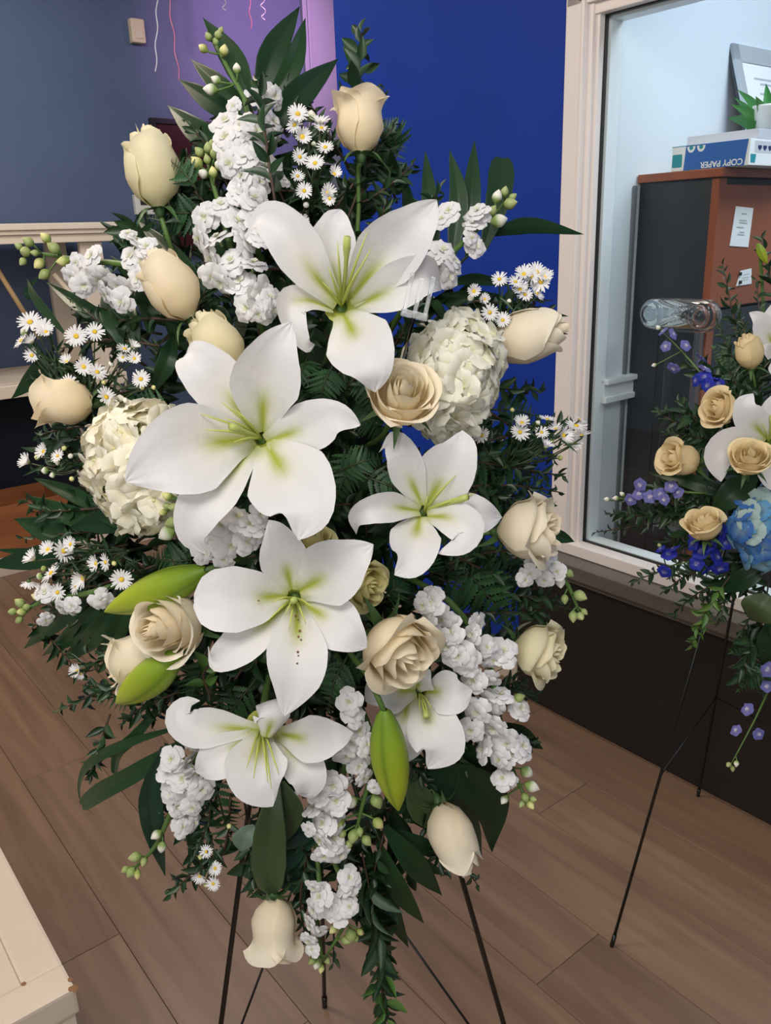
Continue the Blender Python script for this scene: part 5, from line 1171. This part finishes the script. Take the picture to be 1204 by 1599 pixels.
blush_lily(1200, 690, 'blush white lily of the blue spray under the open peach rose', [
    ([(1198, 686, 0), (1172, 655, 2.4), (1164, 632, 3), (1176, 614, 2.2)], 26, dict(cup=.24)), ([(1194, 694, 0), (1150, 700, 2.6), (1122, 712, 3.6), (1126, 752, 2.6)], 36, dict(cup=.2)),
    ([(1204, 686, 0), (1215, 640, 2.6), (1224, 606, 3)], 28, dict(cup=.2)), ([(1208, 694, 0), (1250, 700, 2.6), (1280, 720, 2.4)], 30), ([(1206, 700, 0), (1214, 740, 2.6), (1226, 775, 2.4)], 30), ([(1208, 688, 0), (1240, 660, 2.6), (1262, 640, 2)], 28)],
    [(1190, 660, 3), (1210, 655, 3)], (1204, 650, 3.4), lift=.06)
blush_lily(1216, 545, 'blush white lily at the right picture edge above the upright peach rose', [
    ([(1212, 545, 0), (1198, 520, 2), (1186, 498, 3), (1170, 488, 2.4)], 20, dict(cup=.3)), ([(1216, 542, 0), (1206, 505, 2), (1210, 470, 2.4)], 18), ([(1214, 550, .2), (1200, 545, 2), (1190, 540, 2)], 16), ([(1220, 545, 0), (1244, 520, 2), (1256, 500, 2)], 20), ([(1220, 550, 0), (1250, 560, 2), (1270, 570, 2)], 20), ([(1216, 552, 0), (1222, 580, 2), (1230, 600, 2)], 20)], [], None, lift=.05)
hydrangea(S2, 'blue hydrangea head at the right picture edge', 1198, 826, 50, 58, HYD_B, 56, 19, .07, .05)
def delph_mesh(seed, col, eye):
    rng = np.random.RandomState(seed); parts = []; col = np.array(col); eye = np.array(eye)
    def cf(v): k = np.clip(1-hypot(v[0], v[1])/.38, 0, 1); return col*(1-k)+eye*k
    for k in range(5): parts.append((*blade((0, 0, 0), k*1.257+rng.rand()*.2, 1., .52, .03, .22, .05, rng, 5, 5, curl=-.1), cf))
    for k in range(3): parts.append((*blade((0, 0, .05), k*2.1+rng.rand(), .30, .2, .06, .22, .02, rng, 4, 4), lambda v: eye))
    V, F, C = merge(parts); tv, tf = tube_data([(0, 0, -.9), (0, 0, -.4), (0, 0, .03)], [.03, .08, .15], 6); o = len(V)
    V += list(tv); F += [tuple(i+o for i in q) for q in tf]; C += [col*.8]*len(tv); return mesh('floret', V, F, M['floret'], C)
DEL_D = [delph_mesh(i, (.022, .036, .38), (.22, .22, .48)) for i in range(3)]
DEL_L = [delph_mesh(i+5, (.16, .16, .44), (.55, .52, .64)) for i in range(3)]
def delph(label, stem, fls, buds, meshes, r=11, lift=.04):
    global FLORETS
    keep = FLORETS; FLORETS = (meshes*2)[:5]
    th = stock(S2, label, stem, fls, buds, r=r, lift=lift, stemw=.002); FLORETS = keep
    th.o.name = 'delphinium_stem'; return th
delph('pale violet delphinium stem reaching up left before the office window', [(1032, 516), (1062, 546), (1092, 580), (1120, 615)], [(1036, 518, 9), (1050, 522, 10), (1040, 541, 9), (1070, 540, 10), (1052, 574, 11), (1095, 560, 12), (1100, 576, 12)], [(1028, 512, 9, 'w'), (1022, 570, 8, 'w')], DEL_L)
delph('blue delphinium florets beside the round peach rose', [(1092, 585), (1110, 598), (1135, 620)], [(1100, 590, 13), (1088, 594, 11), (1112, 592, 13), (1106, 602, 12), (1122, 600, 10)], [], DEL_D)
delph('violet delphinium stem pointing far left under the leftmost peach rose', [(955, 782), (1000, 775), (1050, 768), (1100, 770)], [(1000, 757, 11), (998, 772, 11), (985, 780, 10), (1015, 776, 11), (1030, 772, 11), (1048, 760, 11), (1038, 780, 10), (1060, 770, 10)], [(948, 780, 10, 'w'), (962, 778, 10, 'w'), (972, 772, 9, 'w')], DEL_L)
delph('deep blue delphinium cluster under the ruffled peach rose', [(1040, 885), (1085, 875), (1125, 860), (1160, 830)], [(1084, 848, 14), (1095, 862, 15), (1112, 852, 14), (1118, 870, 15), (1124, 886, 15), (1106, 888, 14), (1088, 880, 12), (1128, 832, 14), (1116, 826, 12), (1135, 848, 12), (1045, 866, 13), (1038, 892, 12), (1052, 858, 11), (1032, 858, 9), (1086, 835, 11)], [(1030, 852, 8)], DEL_D)
delph('hanging delphinium stem with pale violet florets low at right', [(1140, 1196), (1165, 1150), (1190, 1100), (1212, 1040)], [(1168, 1108, 11), (1150, 1141, 10), (1184, 1146, 10), (1200, 1046, 13), (1198, 1072, 10)], [(1138, 1194, 10, 'g'), (1150, 1192, 10, 'w'), (1144, 1200, 9, 'g')], DEL_L, lift=.05)
palm(S2, 'dark palm leaves spreading from the blue spray under the blush lily', [(1200, 760, .0), (1160, 760, .0)], [([(1160, 740, .03), (1120, 715, .03), (1082, 690, .0)], 34), ([(1180, 745, .04), (1140, 775, .05), (1110, 800, .04)], 46), ([(1160, 780, .02), (1080, 752, .02), (1010, 738, .0)], 26), ([(1204, 880, .05), (1160, 905, .05), (1110, 925, .02)], 32), ([(1150, 800, .0), (1090, 790, .0), (1040, 795, -.02)], 30), ([(1200, 930, .06), (1186, 950, .07), (1172, 968, .05)], 54, dict(m='olive_leaf')), ([(1210, 960, .03), (1200, 1000, .03), (1190, 1040, .0)], 34)])
G2 = 'sprigs of the blue spray'
sprig(S2, 'dark brownish sprig rising before the reddish cabinet', [(1160, 560, -.01), (1142, 480, .0), (1128, 408, -.01)], 22, 24, group=G2)
sprig(S2, 'fresh green sprig at the right picture edge beside the paper note', [(1215, 480, .0), (1200, 420, .02), (1188, 368, .0)], 16, 28, group=G2)
lily_bud(S2, 'small yellow green lily bud at the right picture edge', (1183, 380), (1198, 412), 13, .03, [(1190, 440, .0)])
sprig(S2, 'light green sprig hanging lowest before the dark panel', [(1140, 900, .04), (1105, 950, .05), (1078, 1012, .03)], 30, 24, meshes=LEAVES_Y, ratio=.42, group=G2)
for (b, t, n, L) in [((1120, 700), (1020, 640), 22, 22), ((1130, 690), (1035, 675), 22, 22), ((1110, 670), (1060, 625), 18, 22), ((1090, 800), (945, 802), 26, 22), ((1080, 790), (960, 775), 20, 20), ((1040, 815), (925, 832), 16, 18), ((1100, 860), (985, 910), 24, 22), ((1120, 880), (1035, 925), 22, 22), ((1140, 900), (1050, 960), 22, 22), ((1150, 890), (1120, 975), 20, 22),
                     ((1170, 600), (1120, 500), 22, 20), ((1190, 600), (1150, 470), 22, 20), ((1200, 900), (1150, 1000), 20, 22), ((1140, 640), (1090, 660), 18, 22), ((1160, 780), (1060, 800), 20, 24), ((1180, 650), (1130, 590), 20, 24), ((1150, 850), (1060, 850), 20, 24), ((1200, 980), (1160, 1060), 20, 24), ((1210, 960), (1190, 1090), 20, 24), ((1140, 740), (1040, 760), 20, 22), ((1180, 620), (1200, 560), 20, 24), ((1170, 860), (1140, 930), 20, 24), ((1200, 600), (1180, 430), 18, 20), ((1230, 700), (1340, 640), 22, 26), ((1230, 760), (1360, 740), 22, 26), ((1230, 800), (1350, 840), 22, 26), ((1230, 850), (1320, 930), 22, 26), ((1230, 640), (1300, 540), 22, 26), ((1220, 900), (1270, 1030), 22, 26), ((1225, 620), (1250, 500), 22, 26), ((1230, 720), (1300, 700), 20, 26), ((1230, 880), (1290, 880), 20, 26), ((1220, 940), (1230, 1080), 20, 26)]:
    msp([(b[0], b[1], -.01), ((b[0]+t[0])/2+random.uniform(-8, 8), (b[1]+t[1])/2+random.uniform(-6, 6), .01), (t[0], t[1], .0)], n, L, 'fine dark green sprig of the blue spray %s', S=S2, group=G2)
for (b, t, L) in [((1170, 600), (1112, 540), 34), ((1180, 620), (1120, 575), 34), ((1130, 690), (1060, 665), 34), ((1200, 590), (1140, 500), 34), ((1140, 870), (1040, 905), 30), ((1130, 780), (1040, 820), 34), ((1210, 1000), (1140, 1020), 34), ((1215, 1040), (1150, 1080), 30)]:
    fern(S2, S2.where((b[0]+t[0])/2, (b[1]+t[1])/2, 'dark fern frond of the blue spray %s'), [(b[0], b[1], -.01), ((b[0]+t[0])/2, (b[1]+t[1])/2-4, .005), (t[0], t[1], -.01)], 11, L, group='fern fronds of the blue spray')

for (x, y, ang) in [(1110, 590, 150), (1150, 600, 120), (1080, 650, 170), (1100, 700, 190), (1150, 670, 90), (1060, 760, 185), (1110, 770, 200), (1150, 780, 210), (1080, 830, 200), (1130, 900, 230), (1180, 880, 250), (1190, 970, 260), (1165, 1020, 250), (1185, 620, 80), (1180, 760, 180), (1020, 800, 185)]:
    a = radians(ang); dx, dy = cos(a)*60, -sin(a)*60
    msp([(x-dx, y-dy, -.02), (x, y, .005), (x+dx*.8, y+dy*.8, -.01)], 20, 36, 'deep green leafy sprig of the blue spray %s', S=S2, name='leafy_sprig', ratio=.44, group='leafy sprigs deep in the blue spray')

# leaves of the potted plant in the office
pY = BY+.16
pb_ = lambda x, y, dy=0: ROTN @ ony(x, y, pY+dy)
for i, (q, w) in enumerate([([(1197, 206), (1178, 165), (1152, 140)], 12), ([(1197, 206), (1172, 178), (1142, 163)], 14), ([(1196, 207), (1168, 190), (1136, 184)], 16), ([(1198, 205), (1190, 170), (1180, 150)], 14), ([(1200, 205), (1200, 165), (1196, 130)], 14), ([(1202, 206), (1222, 170), (1240, 150)], 14), ([(1200, 207), (1228, 185), (1250, 176)], 15), ([(1197, 207), (1175, 198), (1160, 192)], 18), ([(1197, 206), (1170, 172), (1146, 152)], 8)]):
    P = [pb_(x, y, -.03*k*(1 if i % 2 else -1)) for k, (x, y) in enumerate(q)]
    pl.part('leaf', ribbon_mesh('leaf', P, w*.5*np.linalg.norm(P[0]-CC)/FPX, PP, M['house_leaf'], n=10, mm=5, cup=0, fold=.3))
